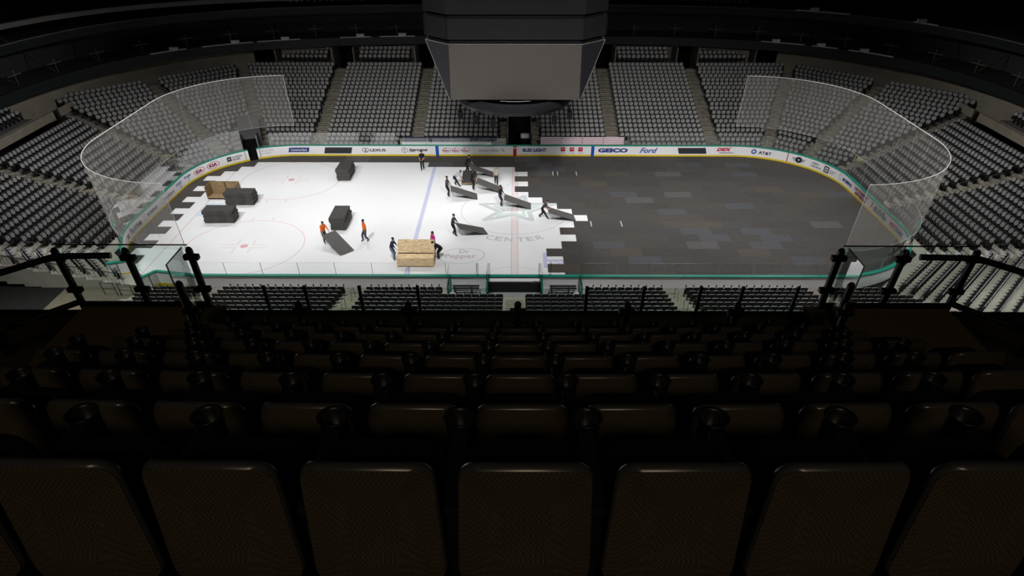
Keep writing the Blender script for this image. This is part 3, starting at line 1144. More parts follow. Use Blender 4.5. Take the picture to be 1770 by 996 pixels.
for i in range(4):
    pts = se_pts(48.6 + .85 * i, 35.9 + .85 * i, 3, .25, PI - .25, 170)
    for k in range(len(pts) - 1):
        if k % 21 in (0, 20) or abs(pts[k][0]) > 27: continue
        ang = math.atan2(pts[k + 1][1] - pts[k][1], pts[k + 1][0] - pts[k][0])
        rest.append((pts[k][0], pts[k][1], 10.0 + .35 * i, ang + 0.0 if False else ang, 'up', i, 0, 0, 0))
for i in range(3):       # seats in the boxes under the fascia and at the ends
    for x0, x1 in ((-28, -21.6), (-18.8, -11.9), (11.9, 18.8), (21.6, 28)):
        x = x0 + .5
        while x < x1 - .4:
            rest.append((x, 31.3 + .75 * i, 4.55 + .28 * i, PI, 'box', i, 0, 0, 0)); x += .55
    for sx in (-1, 1):
        y = -8
        while y < 9:
            rest.append((sx * (45.4 + .85 * i), y, 4.6 + .3 * i, PI / 2 if sx > 0 else -PI / 2, 'box', i, 0, 0, 0)); y += .6
print('seats', len(rest), len(indiv))
nv = len(SGv)
N = len(rest)
arr = np.array([(s[0], s[1], s[2], s[3]) for s in rest])
ca, sa = np.cos(arr[:, 3])[:, None], np.sin(arr[:, 3])[:, None]
X = SGv[None, :, 0] * ca - SGv[None, :, 1] * sa + arr[:, 0:1]
Y = SGv[None, :, 0] * sa + SGv[None, :, 1] * ca + arr[:, 1:2]
Zz = np.broadcast_to(SGv[None, :, 2], X.shape) + arr[:, 2:3]
V = np.stack([X, Y, Zz], -1).reshape(-1, 3).astype(np.float32)
loops = np.concatenate([np.array(f) for f in SGf]).astype(np.int64)
lt = np.array([len(f) for f in SGf])
ls = np.concatenate([[0], np.cumsum(lt)[:-1]])
nl_, nf = len(loops), len(lt)
me = bpy.data.meshes.new('arena_seats')
me.vertices.add(nv * N); me.vertices.foreach_set('co', V.ravel())
me.loops.add(nl_ * N)
me.loops.foreach_set('vertex_index', (loops[None, :] + (np.arange(N) * nv)[:, None]).ravel().astype(np.int32))
me.polygons.add(nf * N)
me.polygons.foreach_set('loop_start', (ls[None, :] + (np.arange(N) * nl_)[:, None]).ravel().astype(np.int32))
for m_ in SEATM: me.materials.append(m_)
me.polygons.foreach_set('material_index', np.tile(np.array(SGm, dtype=np.int32), N))
me.update(calc_edges=True)
me.validate()
o = bpy.data.objects.new('arena_seats', me)
COL.objects.link(o)
tag(o, 'thousands of grey folding seats filling the far and end terraces', 'seats', kind='stuff')

# ---- aisle stairs ------------------------------------------------------------
def stair(origin, outdir, rows, label, i0=0, width=1.15, extra=0.0, rail=True, pale=False):
    """steps climbing outward from the rink; origin = point at offset D0, outdir unit vector"""
    ang = math.atan2(outdir[1], outdir[0]) - PI / 2
    root = empty('aisle_stairs', (origin[0], origin[1], 0), ang)
    tag(root, label, 'stairs')
    k = 1.0 + extra          # stretch when the aisle runs along a corner
    mb = MB(); nb = MB(); rbs = []
    for i in range(i0, rows):
        y0 = (-.62 + TR * i) * k
        z = Z00 + RR * i
        mb.box((-width / 2, y0 + .02, z), (width / 2, y0 + TR * k * .98, z + .03))
        mb.box((-width / 2, y0 + TR * k * .5, z + .03), (width / 2, y0 + TR * k, z + RR * .5 + .02))
        nb.box((-width / 2, y0 - .012, z + .02), (width / 2, y0 + .07, z + .038))
        nb.box((-width / 2, y0 + TR * k * .5 - .012, z + RR * .5 + .01), (width / 2, y0 + TR * k * .5 + .07, z + RR * .5 + .028))
        if rail and i % 3 == 1 and i < rows - 2:
            zt = z + RR * .5
            rb = MB(); rbs.append(rb)
            rb.tube([(0, y0 + .3 * k, z), (0, y0 + .3 * k, z + .85), (0, y0 + .3 * k + TR * k * 1.1, z + .85 + RR * 1.1), (0, y0 + .3 * k + TR * k * 1.1, z + RR * 1.0)], .022, 6)
    mb.build('step', M['step_pale' if pale else 'step'], root)['kind'] = 'stuff'
    nb.build('nosing', M['nosing'], root)['kind'] = 'stuff'
    for rb in rbs: rb.build('handrail', M['steel'], root)
    return root


fy = HY + D0
for x, nm in ((-20.4, 'far left'), (-10.15, 'left of the scoreboard'), (10.15, 'right of the scoreboard'), (20.4, 'far right')):
    stair((x, fy), (0, 1), 20, 'long stair up the far terrace, %s' % nm, 2 if abs(x) < 12 else 0)
stair((-1.3, fy), (0, 1), 8, 'short stair hugging the left of the centre tunnel', 0, .75, rail=False)
stair((2.15, fy), (0, 1), 8, 'short stair hugging the right of the centre tunnel', 0, .75, rail=False)
c0, c1 = corner(D0, 0), corner(D0, 1)
dk = Vector((math.tan(PI / 8), 1)).normalized()
K8 = 1 / math.cos(PI / 8) - 1
for sx, nm in ((-1, 'left'), (1, 'right')):
    stair((sx * c0[0] + (.75 if sx < 0 else 0), c0[1]), (sx * dk.x, dk.y), 20, 'stair at the bend of the far %s terrace' % nm, 2 if sx < 0 else 0, 1.0, K8)
    stair((sx * (c0[0] + c1[0]) / 2, (c0[1] + c1[1]) / 2), (sx / SQ2, 1 / SQ2), 20, 'stair in the middle of the %s corner terrace' % nm)
    stair((sx * c1[0], c1[1]), (sx * dk.y, dk.x), 16, 'stair where the %s corner meets the end terrace' % nm, 0, 1.0, K8)
    stair((sx * c1[0], 0), (sx, 0), 15, 'stair in the middle of the %s end terrace' % nm)
    stair((sx * c1[0], -c1[1]), (sx * dk.y, -dk.x), 15, 'stair at the near bend of the %s end terrace' % nm, 0, 1.45, K8, pale=True)
for x, nm in ((-20.4, 'near terrace stair at the left, beside the corner block'), (-10.7, 'near terrace stair between the two left blocks'), (0.0, 'near terrace stair on the middle line'),
              (10.7, 'near terrace stair between the two right blocks'), (20.5, 'near terrace stair at the right, beside the corner block')):
    stair((x, -fy), (0, -1), 11, nm, 0 if abs(x) > 5 else 2)

# ---- far tunnel, corner tunnel -------------------------------------------------
mb = MB()
mb.box((-.85, 13.2, 0), (-.80, 19.4, 2.0)); mb.build('wall_left', M['dark'])['kind'] = 'structure'
mb = MB(); mb.box((1.65, 13.2, 0), (1.70, 19.4, 2.0)); mb.build('wall_right', M['dark'])['kind'] = 'structure'
mb = MB()
mb.box((-.80, 14.0, .95), (-.70, 18.7, 2.35)); mb.box((1.62, 14.0, .95), (1.72, 18.7, 2.35)); mb.box((-.9, 18.6, 1.5), (1.75, 18.8, 2.4))
o = mb.build('tunnel_kerb', M['beige'])
tag(o, 'pale kerb wall framing the dark centre tunnel', 'tunnel wall')
mb = MB(); mb.box((-.70, 13.15, 0), (1.62, 19.5, .05)); mb.box((-.7, 18.5, 0), (1.62, 18.6, 2.3)); tag(mb.build('floor_tunnel', M['blackmatte']), kind='structure')
root = empty('equipment_cart', (.95, 14.6, .05))
tag(root, 'white equipment case on a dark cart in the centre tunnel', 'cart')
mb = MB(); mb.box((-.35, -.3, .15), (.5, .9, 1.15)); mb.build('cart_body', M['blackmatte'], root, bevel=.03)
mb = MB(); mb.box((-.35, .1, 1.15), (.55, .7, 1.5)); mb.build('case', M['ledge'], root, bevel=.05)
for x in (-.3, .42):
    mb = MB(); mb.tube([(x, -.2, .075), (x + .06, -.2, .075)], .075, 12); mb.build('wheel', M['black'], root)
# far-left tunnel: dark opening with a grey sloped cover above
px, py, nx, ny = rink((FG0 + FG1) / 2, 0)
root = empty('corner_tunnel', (px - .05, py, 0), math.radians(20))
tag(root, 'dark players tunnel opening at the far left corner boards', 'tunnel')
mb = MB(); mb.extr([(.18, .0), (3.5, .0), (3.5, 1.12), (.18, .2)], 'x', -.74, .74); mb.build('tunnel_dark_wedge', M['blackmatte'], root)  # added black wedge covers the treads, tunnel darkness put into its colour
for x_ in (-.85, .75):
    mb = MB(); mb.box((x_, .25, 0), (x_ + .1, 3.4, 1.6)); mb.build('side_wall', M['dark'], root)
mb = MB(); mb.add([(-.95, 3.3, 1.35), (1.15, 3.3, 1.35), (1.15, 6.6, 2.5), (-.95, 6.6, 2.5), (-.95, 3.3, .2), (1.15, 3.3, .2), (1.15, 6.6, 1.2), (-.95, 6.6, 1.2)],
                   [(0, 1, 2, 3), (7, 6, 5, 4), (0, 4, 5, 1), (1, 5, 6, 2), (2, 6, 7, 3), (3, 7, 4, 0)])
mb.build('sloped_cover', mat('grey_cover', (.13, .13, .135), .7), root)
mb = MB(); mb.tube([(.72, .1, 0), (.72, .1, 2.3)], .04, 6); mb.build('gate_post', M['steel'], root)

# ---- benches on the far side ---------------------------------------------------
def dotted(name, base, dot, scale):
    m = mat(name, base, .6)
    nt = m.node_tree
    tc = nt.nodes.new('ShaderNodeTexCoord')
    mp = nt.nodes.new('ShaderNodeMapping')
    mp.inputs['Rotation'].default_value = (0, PI / 4, 0)
    k = nt.nodes.new('ShaderNodeTexChecker')
    k.inputs['Scale'].default_value = scale
    k.inputs['Color1'].default_value = (*base, 1)
    k.inputs['Color2'].default_value = (*dot, 1)
    nt.links.new(tc.outputs['Object'], mp.inputs[0]); nt.links.new(mp.outputs[0], k.inputs['Vector'])
    nt.links.new(k.outputs['Color'], nt.nodes['Principled BSDF'].inputs['Base Color'])
    return m


dot_m = mat('bench_pink_white', (.85, .74, .80), .6)
for x0, x1, m_, lab in ((-11.4, -1.75, M['bench_blue'], 'long team bench with dark navy backrest left of centre tunnel'),
                        (2.65, 11.2, dot_m, 'long team bench with pale dotted backrest right of centre tunnel')):
    root = empty('team_bench', ((x0 + x1) / 2, 14.3, 0))
    tag(root, lab, 'bench')
    h = (x1 - x0) / 2
    mb = MB(); mb.box((-h, -.15, .45), (h, .2, .5)); mb.build('seat', M['riser'], root)
    mb = MB(); mb.box((-h, .35, .5), (h, .43, 1.35)); mb.build('backrest', m_, root)
    mb = MB(); mb.box((-h, -1.05, 0), (h, .6, .2)); mb.build('platform', M['concrete'], root)
    n = 4
    for k in range(n + 1):
        mb = MB(); mb.box((-h + 2 * h * k / n - .025, .3, .2), (-h + 2 * h * k / n + .025, .36, 1.5)); mb.build('divider_post', M['steel'], root)
    if m_ is dot_m:
        mb = MB()
        for r_ in range(4):
            x = -h + .12 + (.09 if r_ % 2 else 0)
            while x < h - .1:
                mb.box((x, .338, .62 + r_ * .18), (x + .075, .35, .70 + r_ * .18)); x += .18
        mb.build('dot_pattern', M['maroon'], root)['kind'] = 'stuff'
    else:
        mb = MB()
        for r_ in range(3):
            x = -h + .12 + (.2 if r_ % 2 else 0)
            while x < h - .3:
                mb.box((x, .338, .72 + r_ * .2), (x + .28, .35, .75 + r_ * .2)); x += .42
        mb.build('stitch_pattern', M['grey_ink'], root)['kind'] = 'stuff'
mb = MB(); mb.box((-11.4, 13.2, 1.09), (-2.4, 13.35, 1.30)); tag(mb.build('padded_rail', M['white']), 'long white padded top rail before the navy bench', 'rail')

# ---- penalty boxes on the near side ----------------------------------------------
mb = MB(); mb.box((-4.6, -15.9, 0), (4.6, -13.15, .25)); tag(mb.build('penalty_box_floor', mat('box_floor', (.55, .52, .58), .6)), 'grey lilac deck behind the near boards at centre', 'deck')
root = empty('timekeeper_table', (0, -13.6, .25))
tag(root, 'white topped timekeepers counter with black equipment at the near boards', 'counter')
mb = MB(); mb.box((-1.75, -.12, .70), (1.75, .28, .75)); mb.build('tabletop', M['white'], root)
mb = MB(); mb.box((-1.8, -.30, .0), (1.8, -.14, .72)); mb.build('front_panel', M['black'], root)
mb = MB(); mb.ball((1.4, -.35, .72), (.3, .2, .14)); mb.build('cable_coil', M['black'], root)
for x in (-4.45, -1.85, 1.85, 4.5):
    r2 = empty('box_divider', (x, -13.15, 0))
    tag(r2, 'glass divider with teal post, %s in the penalty box row' % {-4.45: 'leftmost', -1.85: 'left of the counter', 1.85: 'right of the counter', 4.5: 'rightmost'}[x], 'divider')
    mb = MB(); mb.box((-.06, -1.6, .25), (.06, 0, 1.15)); mb.build('divider_panel', M['teal'], r2)
    mb = MB(); mb.box((-.01, -1.6, 1.15), (.01, 0, 1.95)); mb.build('pane', M['glass'], r2)
for x in (-2.55, -1.75, 1.7, 2.45):
    mb = MB()
    mb.box((-.06, -.03, 0), (-.03, .03, 2.0)); mb.box((.03, -.03, 0), (.06, .03, 2.0))
    for z in (.5, 1.1): mb.box((-.03, -.02, z), (.03, .02, z + .04))
    tag(mb.build('door_post', M['dark'], None, (x, -13.05, 0)), 'paired dark door posts, %s at the penalty boxes' % {-2.55: 'far left', -1.75: 'inner left', 1.7: 'inner right', 2.45: 'far right'}[x], 'post')
for sx in (-1, 1):
    r2 = empty('penalty_bench', (sx * 3.3, -13.9, .25))
    tag(r2, 'dark slatted bench in the %s penalty box' % ('left' if sx < 0 else 'right'), 'bench')
    for k in range(2):
        mb = MB(); mb.box((-.9, -.3 + .3 * k, .42), (.9, -.12 + .3 * k, .47)); mb.build('seat_slat', M['black'], r2)
    for x in (-.8, .35):
        mb = MB(); mb.box((x, -.3, 0), (x + .07, .18, .42)); mb.build('leg', M['black'], r2)
    mb = MB(); mb.box((.75 * sx - .2 + .15 * sx, -.9, .0), (.75 * sx + .2 + .15 * sx, -.6, .35))
    tag(mb.build('white_bin', M['white'], None, (sx * 3.3, -13.9, .25)), 'small white box on the %s penalty deck' % ('left' if sx < 0 else 'right'), 'box')

# front row knobs (cup holders on a rail before the first near row)
mb = MB()
for sx0, sx1 in ((-19.6, -11.4), (-10.0, -5.1), (5.1, 10.0), (11.4, 19.7)):
    x = sx0 + .25
    while x < sx1:
        mb.tube([(x, -13.9, .1), (x, -13.9, .75)], .02, 5)
        mb.tube([(x, -13.9, .72), (x, -13.9, .84)], .05, 8)
        x += .515
for s_ in (-1, 1):
    for k in range(6):
        x = s_ * (1.75 + .515 * k)
        mb.tube([(x, -15.35, .25), (x, -15.35, 1.0)], .02, 5); mb.tube([(x, -15.35, 1.0), (x, -15.35, 1.12)], .05, 8)
tag(mb.build('cup_holders', M['black']), 'row of tiny black cup holders before the first near seats', 'cup holders', kind='stuff')

root = empty('vomitory_fence', (-27.4, -12.75, 0))
tag(root, 'dark barred fence along the corner seats above the near left ramp', 'fence')
mb = MB()
for k in range(46): mb.tube([(-.25 * k, 0, .1 + .046 * k), (-.25 * k, 0, .95 + .046 * k)], .018, 5)
mb.build('bars', M['steel'], root)['kind'] = 'stuff'
mb = MB(); mb.tube([(0, 0, .95), (-11.5, 0, .95 + 2.1)], .03, 6); mb.build('top_rail', M['dark'], root)
mb = MB(); mb.box((-31.5, -16.5, -.11), (-24.6, -10.9, -.07)); tag(mb.build('floor_ramp', mat('ramp_concrete', (.19, .165, .12), .9, noise=.15)), kind='structure')
root = empty('ramp_railing', (-26.6, -13.9, 0))
tag(root, 'low steel railing loops beside the ramp outside the near left gate', 'railing')
for k in range(4):
    mb = MB(); x = -1.6 + 1.25 * k
    mb.tube([(x, -.2 * k, 0), (x, -.2 * k, .95), (x + .95, -.2 * k - .15, .95), (x + .95, -.2 * k - .15, 0)], .03, 6)
    mb.tube([(x, -.2 * k, .5), (x + .95, -.2 * k - .15, .5)], .022, 6)
    mb.build('rail_loop', M['dark'], root)
# ------------------------------------------------------------------ upper rings
def ring_wall(name, a, b, th, z0, z1, m, t0=-.35, t1=PI + .35, n=3.0, k=160, kind='structure', lab=None, cat=None, skip=None):
    inner = se_pts(a, b, n, t0, t1, k)
    outer = se_pts(a + th, b + th, n, t0, t1, k)
    mb = MB()
    for i in range(k):
        mx = (inner[i][0] + inner[i + 1][0]) / 2; my = (inner[i][1] + inner[i + 1][1]) / 2
        if skip and skip(mx, my): continue
        p = [inner[i], inner[i + 1], outer[i + 1], outer[i]]
        vs = [(*q, z0) for q in p] + [(*q, z1) for q in p]
        mb.add(vs, [(0, 3, 2, 1), (4, 5, 6, 7), (0, 1, 5, 4), (1, 2, 6, 5), (2, 3, 7, 6), (3, 0, 4, 7)])
    o = mb.build(name, m)
    tag(o, lab, cat, kind=kind)
    return o


ring_wall('trim_1', 45.3, 33.2, .25, 6.15, 7.0, M['fascia'])                  # suite fascia
ring_wall('floor_suites', 45.5, 33.4, 5.0, 6.75, 6.95, M['suite'])
ring_wall('wall_suites', 50.0, 37.2, .3, 6.9, 9.2, M['suite'])
ring_wall('trim_2', 47.6, 35.0, .25, 9.15, 9.85, M['fascia'])
ring_wall('trim_3', 47.55, 34.95, .3, 9.85, 9.92, M['band'])
ring_wall('floor_upper', 47.8, 35.2, 5.5, 9.45, 9.8, M['suite'])
ring_wall('trim_4', 48.3, 31.5, .5, 10.95, 11.35, M['band'], t0=.9, t1=PI + .35, skip=lambda x, y: x > -24)
ring_wall('wall_upper', 53.5, 40.5, .4, 9.5, 16, M['blackmatte'])


def open_far(x, y):
    ax = abs(x)
    if y > 20 and (9.6 < ax < 11.8 or 18.9 < ax < 21.4 or 28.2 < ax < 30.5): return True
    if y < 20 and 6 < y < 8.5: return True
    return False


ring_wall('wall_back', 47.2, 34.2, .3, 3.0, 6.8, M['beige'], skip=open_far)
ring_wall('wall_recess', 49.4, 36.6, .2, 2.5, 6.8, M['blackmatte'])  # black backing sheet, darkness of the wall openings put into its colour
# pale ledges on the suite fascia: separate lengths of counter top
def ledge(t0, t1, lab, a=45.1, b=33.0, z=7.0, dep=.34, h=.07):
    pts = se_pts(a, b, 3, t0, t1, 14); po = se_pts(a + dep, b + dep, 3, t0, t1, 14)
    mb = MB()
    for i in range(14):
        p = [pts[i], pts[i + 1], po[i + 1], po[i]]
        vs = [(*q, z) for q in p] + [(*q, z + h) for q in p]
        mb.add(vs, [(0, 3, 2, 1), (4, 5, 6, 7), (0, 1, 5, 4), (1, 2, 6, 5), (2, 3, 7, 6), (3, 0, 4, 7)])
    # a raised bracket block near the middle
    c = pts[9]
    mb.box((c[0] - .45, c[1] + .0, z + h), (c[0] + .45, c[1] + .35, z + h + .28))
    tag(mb.build('counter_ledge', M['ledge']), lab, 'ledge', 'pale counter ledges along the suite front')


def tx(x, a=45.1, b=33.0):
    # angle whose superellipse x equals given x on the far side
    return math.acos(math.copysign(min(1, abs(x) / a) ** 1.5, x))


for xa, xb, lab in ((-11.9, -16.0, 'pale counter ledge on the suite front, just left of the scoreboard'), (-17.0, -20.5, 'pale counter ledge on the suite front, second left of scoreboard'),
                    (-25.0, -29.5, 'pale counter ledge on the suite front, third left of scoreboard'), (-30.0, -34.8, 'pale counter ledge on the suite front, above left corner seats'),
                    (-36.2, -39.0, 'short pale ledge on the suite front near the left end'),
                    (28.2, 32.5, 'pale counter ledge on the suite front, above right corner seats'), (33.3, 35.5, 'short pale ledge on the suite front past the right corner'), (36.5, 39.8, 'pale ledge on the suite front at the right end')):
    ledge(tx(xb) if xb < xa else tx(xb), tx(xa), lab)
ledge(tx(36.6, 47.4, 34.8), tx(31.6, 47.4, 34.8), 'pale ledge on the upper fascia above the right corner', 47.4, 34.8, 9.92, .3, .10)
ledge(tx(43.0, 47.4, 34.8), tx(41.5, 47.4, 34.8), 'short pale ledge on the upper fascia at the far right', 47.4, 34.8, 9.92, .3, .10)

# drinks rails: post with crossbar behind the suite front
xs = se_pts(46.6, 34.4, 3, -.1, PI + .1, 64)
cnt = 0
for i in range(1, 64, 1):
    x, y = xs[i]
    if i % 2: continue
    ang = math.atan2(xs[i + 1][1] - xs[i - 1][1], xs[i + 1][0] - xs[i - 1][0])
    if y < -2: continue
    cnt += 1
    root = empty('drink_rail', (x, y, 6.95), ang)
    side = 'left' if x < 0 else 'right'
    lab = 'thin post with crossbar on the suite level, %s from the %s end' % (ORD[cnt] if x > 0 else ORD[34 - cnt if 34 - cnt > 0 else 1], 'right' if x > 0 else 'left')
    tag(root, lab, 'rail post', 'crossbar posts along the suite level')
    mb = MB(); mb.tube([(0, 0, 0), (0, 0, 1.05)], .035, 6); mb.ball((0, 0, 1.1), .08, None, 8, 5); mb.build('post', M['band'], root)
    mb = MB(); mb.box((-.8, -.04, .78), (.8, .04, .83)); mb.build('crossbar', M['band'], root)
    # partition running back from the post
    mb = MB(); mb.extr([(-.5, .0), (-3.4, 1.5), (-3.4, 1.62), (-.5, .12)] if False else [(.5, .0), (3.2, 1.35), (3.2, 1.47), (.5, .12)], 'x', -.05, .05, None, Matrix.Rotation(PI, 4, 'Z'))
    pr = mb.build('partition', M['brown'], root)
for i in range(34, 62, 3):
    x, y = xs[i]
    ang = math.atan2(xs[i + 1][1] - xs[i - 1][1], xs[i + 1][0] - xs[i - 1][0])
    if x > -20: continue
    mb = MB(); mb.extr([(1.6, .0), (4.6, 1.5), (4.6, 1.62), (1.6, .12)], 'x', -.05, .05, None, Matrix.Rotation(PI, 4, 'Z'))
    o = mb.build('sloping_divider', M['brown'], None, (x, y, 9.75)); o.rotation_euler = (0, 0, ang)
    tag(o, 'dim sloping divider on the upper left level, %s from the left end' % ORD[(61 - i) // 3 + 1], 'divider', 'sloping dividers on the upper left level')
# low walls and box fronts under the fascia on the far side
for x0, x1, lab in ((-28.1, -21.5, 'low beige parapet of the box left of the second far stair'), (-18.9, -11.8, 'low beige parapet of the box just left of the scoreboard'),
                    (11.8, 18.9, 'low beige parapet of the box just right of the scoreboard'), (21.5, 28.1, 'low beige parapet of the box right of the second far stair')):
    root = empty('box_parapet', ((x0 + x1) / 2, 30.45, 0))
    tag(root, lab, 'parapet')
    h = (x1 - x0) / 2
    mb = MB(); mb.box((-h, 0, 4.1), (h, .18, 4.75)); mb.build('parapet_wall', M['beige'], root)
    for x_ in (-h - .12, h):
        mb = MB(); mb.box((x_, 0, 4.1), (x_ + .12, 3.6, 6.3)); mb.build('side_wall', M['beige'], root)
    mb = MB(); mb.box((-h, .18, 4.3), (h, 3.4, 4.5)); mb.build('box_floor', M['riser'], root)
for sx, nm in ((-1, 'left'), (1, 'right')):
    for y0, y1, q in ((-9.5, 11.8, 'long'), (12.7, 15.4, 'short')):
        mb = MB(); mb.box((-.08, y0, .1), (.08, y1, .80))
        tag(mb.build('end_parapet', M['beige'], None, (sx * 44.3, 0, 3.75)), '%s beige parapet wall above the %s end seats' % (q, nm), 'parapet')
    mb = MB(); mb.box((sx * 44.7 - (0 if sx > 0 else 3.5), -14, 4.3), (sx * 44.7 + (3.5 if sx > 0 else 0), 9.5, 4.55))
    tag(mb.build('floor_deck', M['riser']), kind='structure')

# ------------------------------------------------------------------ scoreboard
root = empty('scoreboard', (0, 0, 9.0))
tag(root, 'huge dark hanging scoreboard with taupe screen above centre ice', 'scoreboard')
def rz_(p): return (p[0], p[1], p[2] - 9.0)
def octa(hx, hy, c1, c2, z):
    return [(-c1, -hy, z), (c1, -hy, z), (hx, -c2, z), (hx, c2, z), (c1, hy, z), (-c1, hy, z), (-hx, c2, z), (-hx, -c2, z)]
mb = MB()
top = octa(6.02, 4.95, 4.42, 3.4, 13.42)
bot = [(-4.62, -3.5, 9.72), (4.62, -3.5, 9.72), (4.62, -3.5, 9.72), (4.62, 3.5, 9.72), (4.62, 3.5, 9.72), (-4.62, 3.5, 9.72), (-4.62, 3.5, 9.72), (-4.62, -3.5, 9.72)]
T = [rz_(p) for p in top]; B4 = [rz_(p) for p in ((-4.62, -3.5, 9.72), (4.62, -3.5, 9.72), (4.62, 3.5, 9.72), (-4.62, 3.5, 9.72))]
vs = T + B4
mb.add(vs, [(8, 9, 1, 0), (9, 2, 1), (9, 10, 3, 2), (10, 4, 3), (10, 11, 5, 4), (11, 6, 5), (11, 8, 7, 6), (8, 0, 7), (11, 10, 9, 8), (0, 1, 2, 3, 4, 5, 6, 7)])
mb.build('lower_cabinet', M['cabinet2'], root)
for sg in (-1, 1):
    a = Vector(rz_((-4.42, sg * 4.95, 13.42))); b = Vector(rz_((4.42, sg * 4.95, 13.42))); c = Vector(rz_((4.62, sg * 3.5, 9.72))); d = Vector(rz_((-4.62, sg * 3.5, 9.72)))
    cen = (a + b + c + d) / 4
    off = Vector((0, sg * .05, -.02))
    q = [cen + (p - cen) * .985 + off for p in (a, b, c, d)]
    q2 = [p - off * 1.2 for p in q]
    mb = MB(); mb.add(q + q2, [(0, 1, 2, 3), (7, 6, 5, 4), (0, 4, 5, 1), (1, 5, 6, 2), (2, 6, 7, 3), (3, 7, 4, 0)]); mb.build('main_screen', M['screen'], root)
for sg in (-1, 1):
    a, b, c, d = [Vector(rz_(p)) for p in ((sg * 6.02, -3.4, 13.42), (sg * 6.02, 3.4, 13.42), (sg * 4.62, 3.5, 9.72), (sg * 4.62, -3.5, 9.72))]
    cen = (a + b + c + d) / 4; off = Vector((sg * .05, 0, -.02))
    q = [cen + (p - cen) * .985 + off for p in (a, b, c, d)]; q2 = [p - off * 1.2 for p in q]
    mb = MB(); mb.add(q + q2, [(0, 1, 2, 3), (7, 6, 5, 4), (0, 4, 5, 1), (1, 5, 6, 2), (2, 6, 7, 3), (3, 7, 4, 0)]); mb.build('side_screen', M['screen'], root)
# pale edge trims
for sx in (-1, 1):
    for sy in (-1, 1):
        mb = MB()
        mb.tube([rz_((sx * 6.04, sy * 3.4, 13.44)), rz_((sx * 4.64, sy * 3.52, 9.72))], .016, 6)
        mb.tube([rz_((sx * 6.04, sy * 3.4, 13.44)), rz_((sx * 4.42, sy * 4.97, 13.44))], .018, 6)
        mb.build('edge_trim', M['trimw'], root)
for sy in (-1, 1):
    mb = MB(); mb.tube([rz_((-4.42, sy * 4.97, 13.44)), rz_((4.42, sy * 4.97, 13.44))], .018, 6); mb.build('edge_trim', M['trimw'], root)
def octprism(s_, z0, z1, name, m):
    mb = MB()
    pb = [rz_((p[0] * s_, p[1] * s_, z0)) for p in octa(6.02, 4.95, 4.42, 3.4, 0)]
    pt = [rz_((p[0] * s_, p[1] * s_, z1)) for p in octa(6.02, 4.95, 4.42, 3.4, 0)]
    mb.add(pb + pt, [tuple(range(7, -1, -1)), tuple(range(8, 16))] + [(i, (i + 1) % 8, 8 + (i + 1) % 8, 8 + i) for i in range(8)])
    return mb.build(name, m, root)
octprism(.97, 13.42, 13.72, 'reveal_band', M['blackmatte'])
octprism(1.0, 13.70, 14.85, 'ribbon_display', M['cabinet'])
octprism(.97, 14.85, 15.1, 'reveal_band', M['blackmatte'])
octprism(1.005, 15.1, 18.5, 'upper_display', M['cabinet'])
for (px_, py_) in octa(6.02, 4.95, 4.42, 3.4, 0)[0:0]: pass
for p in octa(6.05, 4.98, 4.44, 3.42, 0):
    mb = MB(); mb.box(rz_((p[0] - .035, p[1] - .035, 13.7)), rz_((p[0] + .035, p[1] + .035, 14.86))); mb.build('corner_seam', M['blackmatte'], root)
# lower ring
def lathe(mb, prof, seg=48):
    vs, fs = [], []
    for r, z in prof:
        for k in range(seg):
            a = 2 * PI * k / seg; vs.append((r * math.cos(a), r * math.sin(a), z))
    for i in range(len(prof) - 1):
        for k in range(seg):
            k2 = (k + 1) % seg
            fs.append((i * seg + k, i * seg + k2, (i + 1) * seg + k2, (i + 1) * seg + k))
    mb.add(vs, fs)
mb = MB(); mb.smooth = False
lathe(mb, [(4.1, .55), (4.35, .4), (4.35, .05), (4.1, -.25), (3.3, -.42), (.01, -.45)])
mb.build('lower_ring', M['ring'], root)
mb = MB(); lathe(mb, [(3.5, .60), (3.54, .62), (3.54, .57)]); mb.build('ring_trim', M['trimw'], root)
for k, (x, y) in enumerate(((-4.1, -1.6), (-2.9, -2.8), (-1.6, -3.5), (1.7, -3.5), (2.9, -2.8), (4.1, -1.6), (-3.2, 2.6), (3.2, 2.6))):
    mb = MB(); mb.tube([(x, y, -.1), (x, y, -.62)], .035, 6); mb.box((x - .17, y - .2, -1.1), (x + .17, y + .18, -.6)); mb.build('speaker', M['blackmatte'], root)
mb = MB()
for x, y in ((-4, -3), (4, -3), (-4, 3), (4, 3)): mb.tube([(x, y, 9.4), (x, y, 21)], .03, 6)
mb.build('hanging_cable', M['black'], root)
# ceiling: dark roof deck that carries everything
mb = MB(); mb.box((-75, -62, 33), (75, 60, 33.4)); tag(mb.build('ceiling', M['blackmatte']), kind='structure')

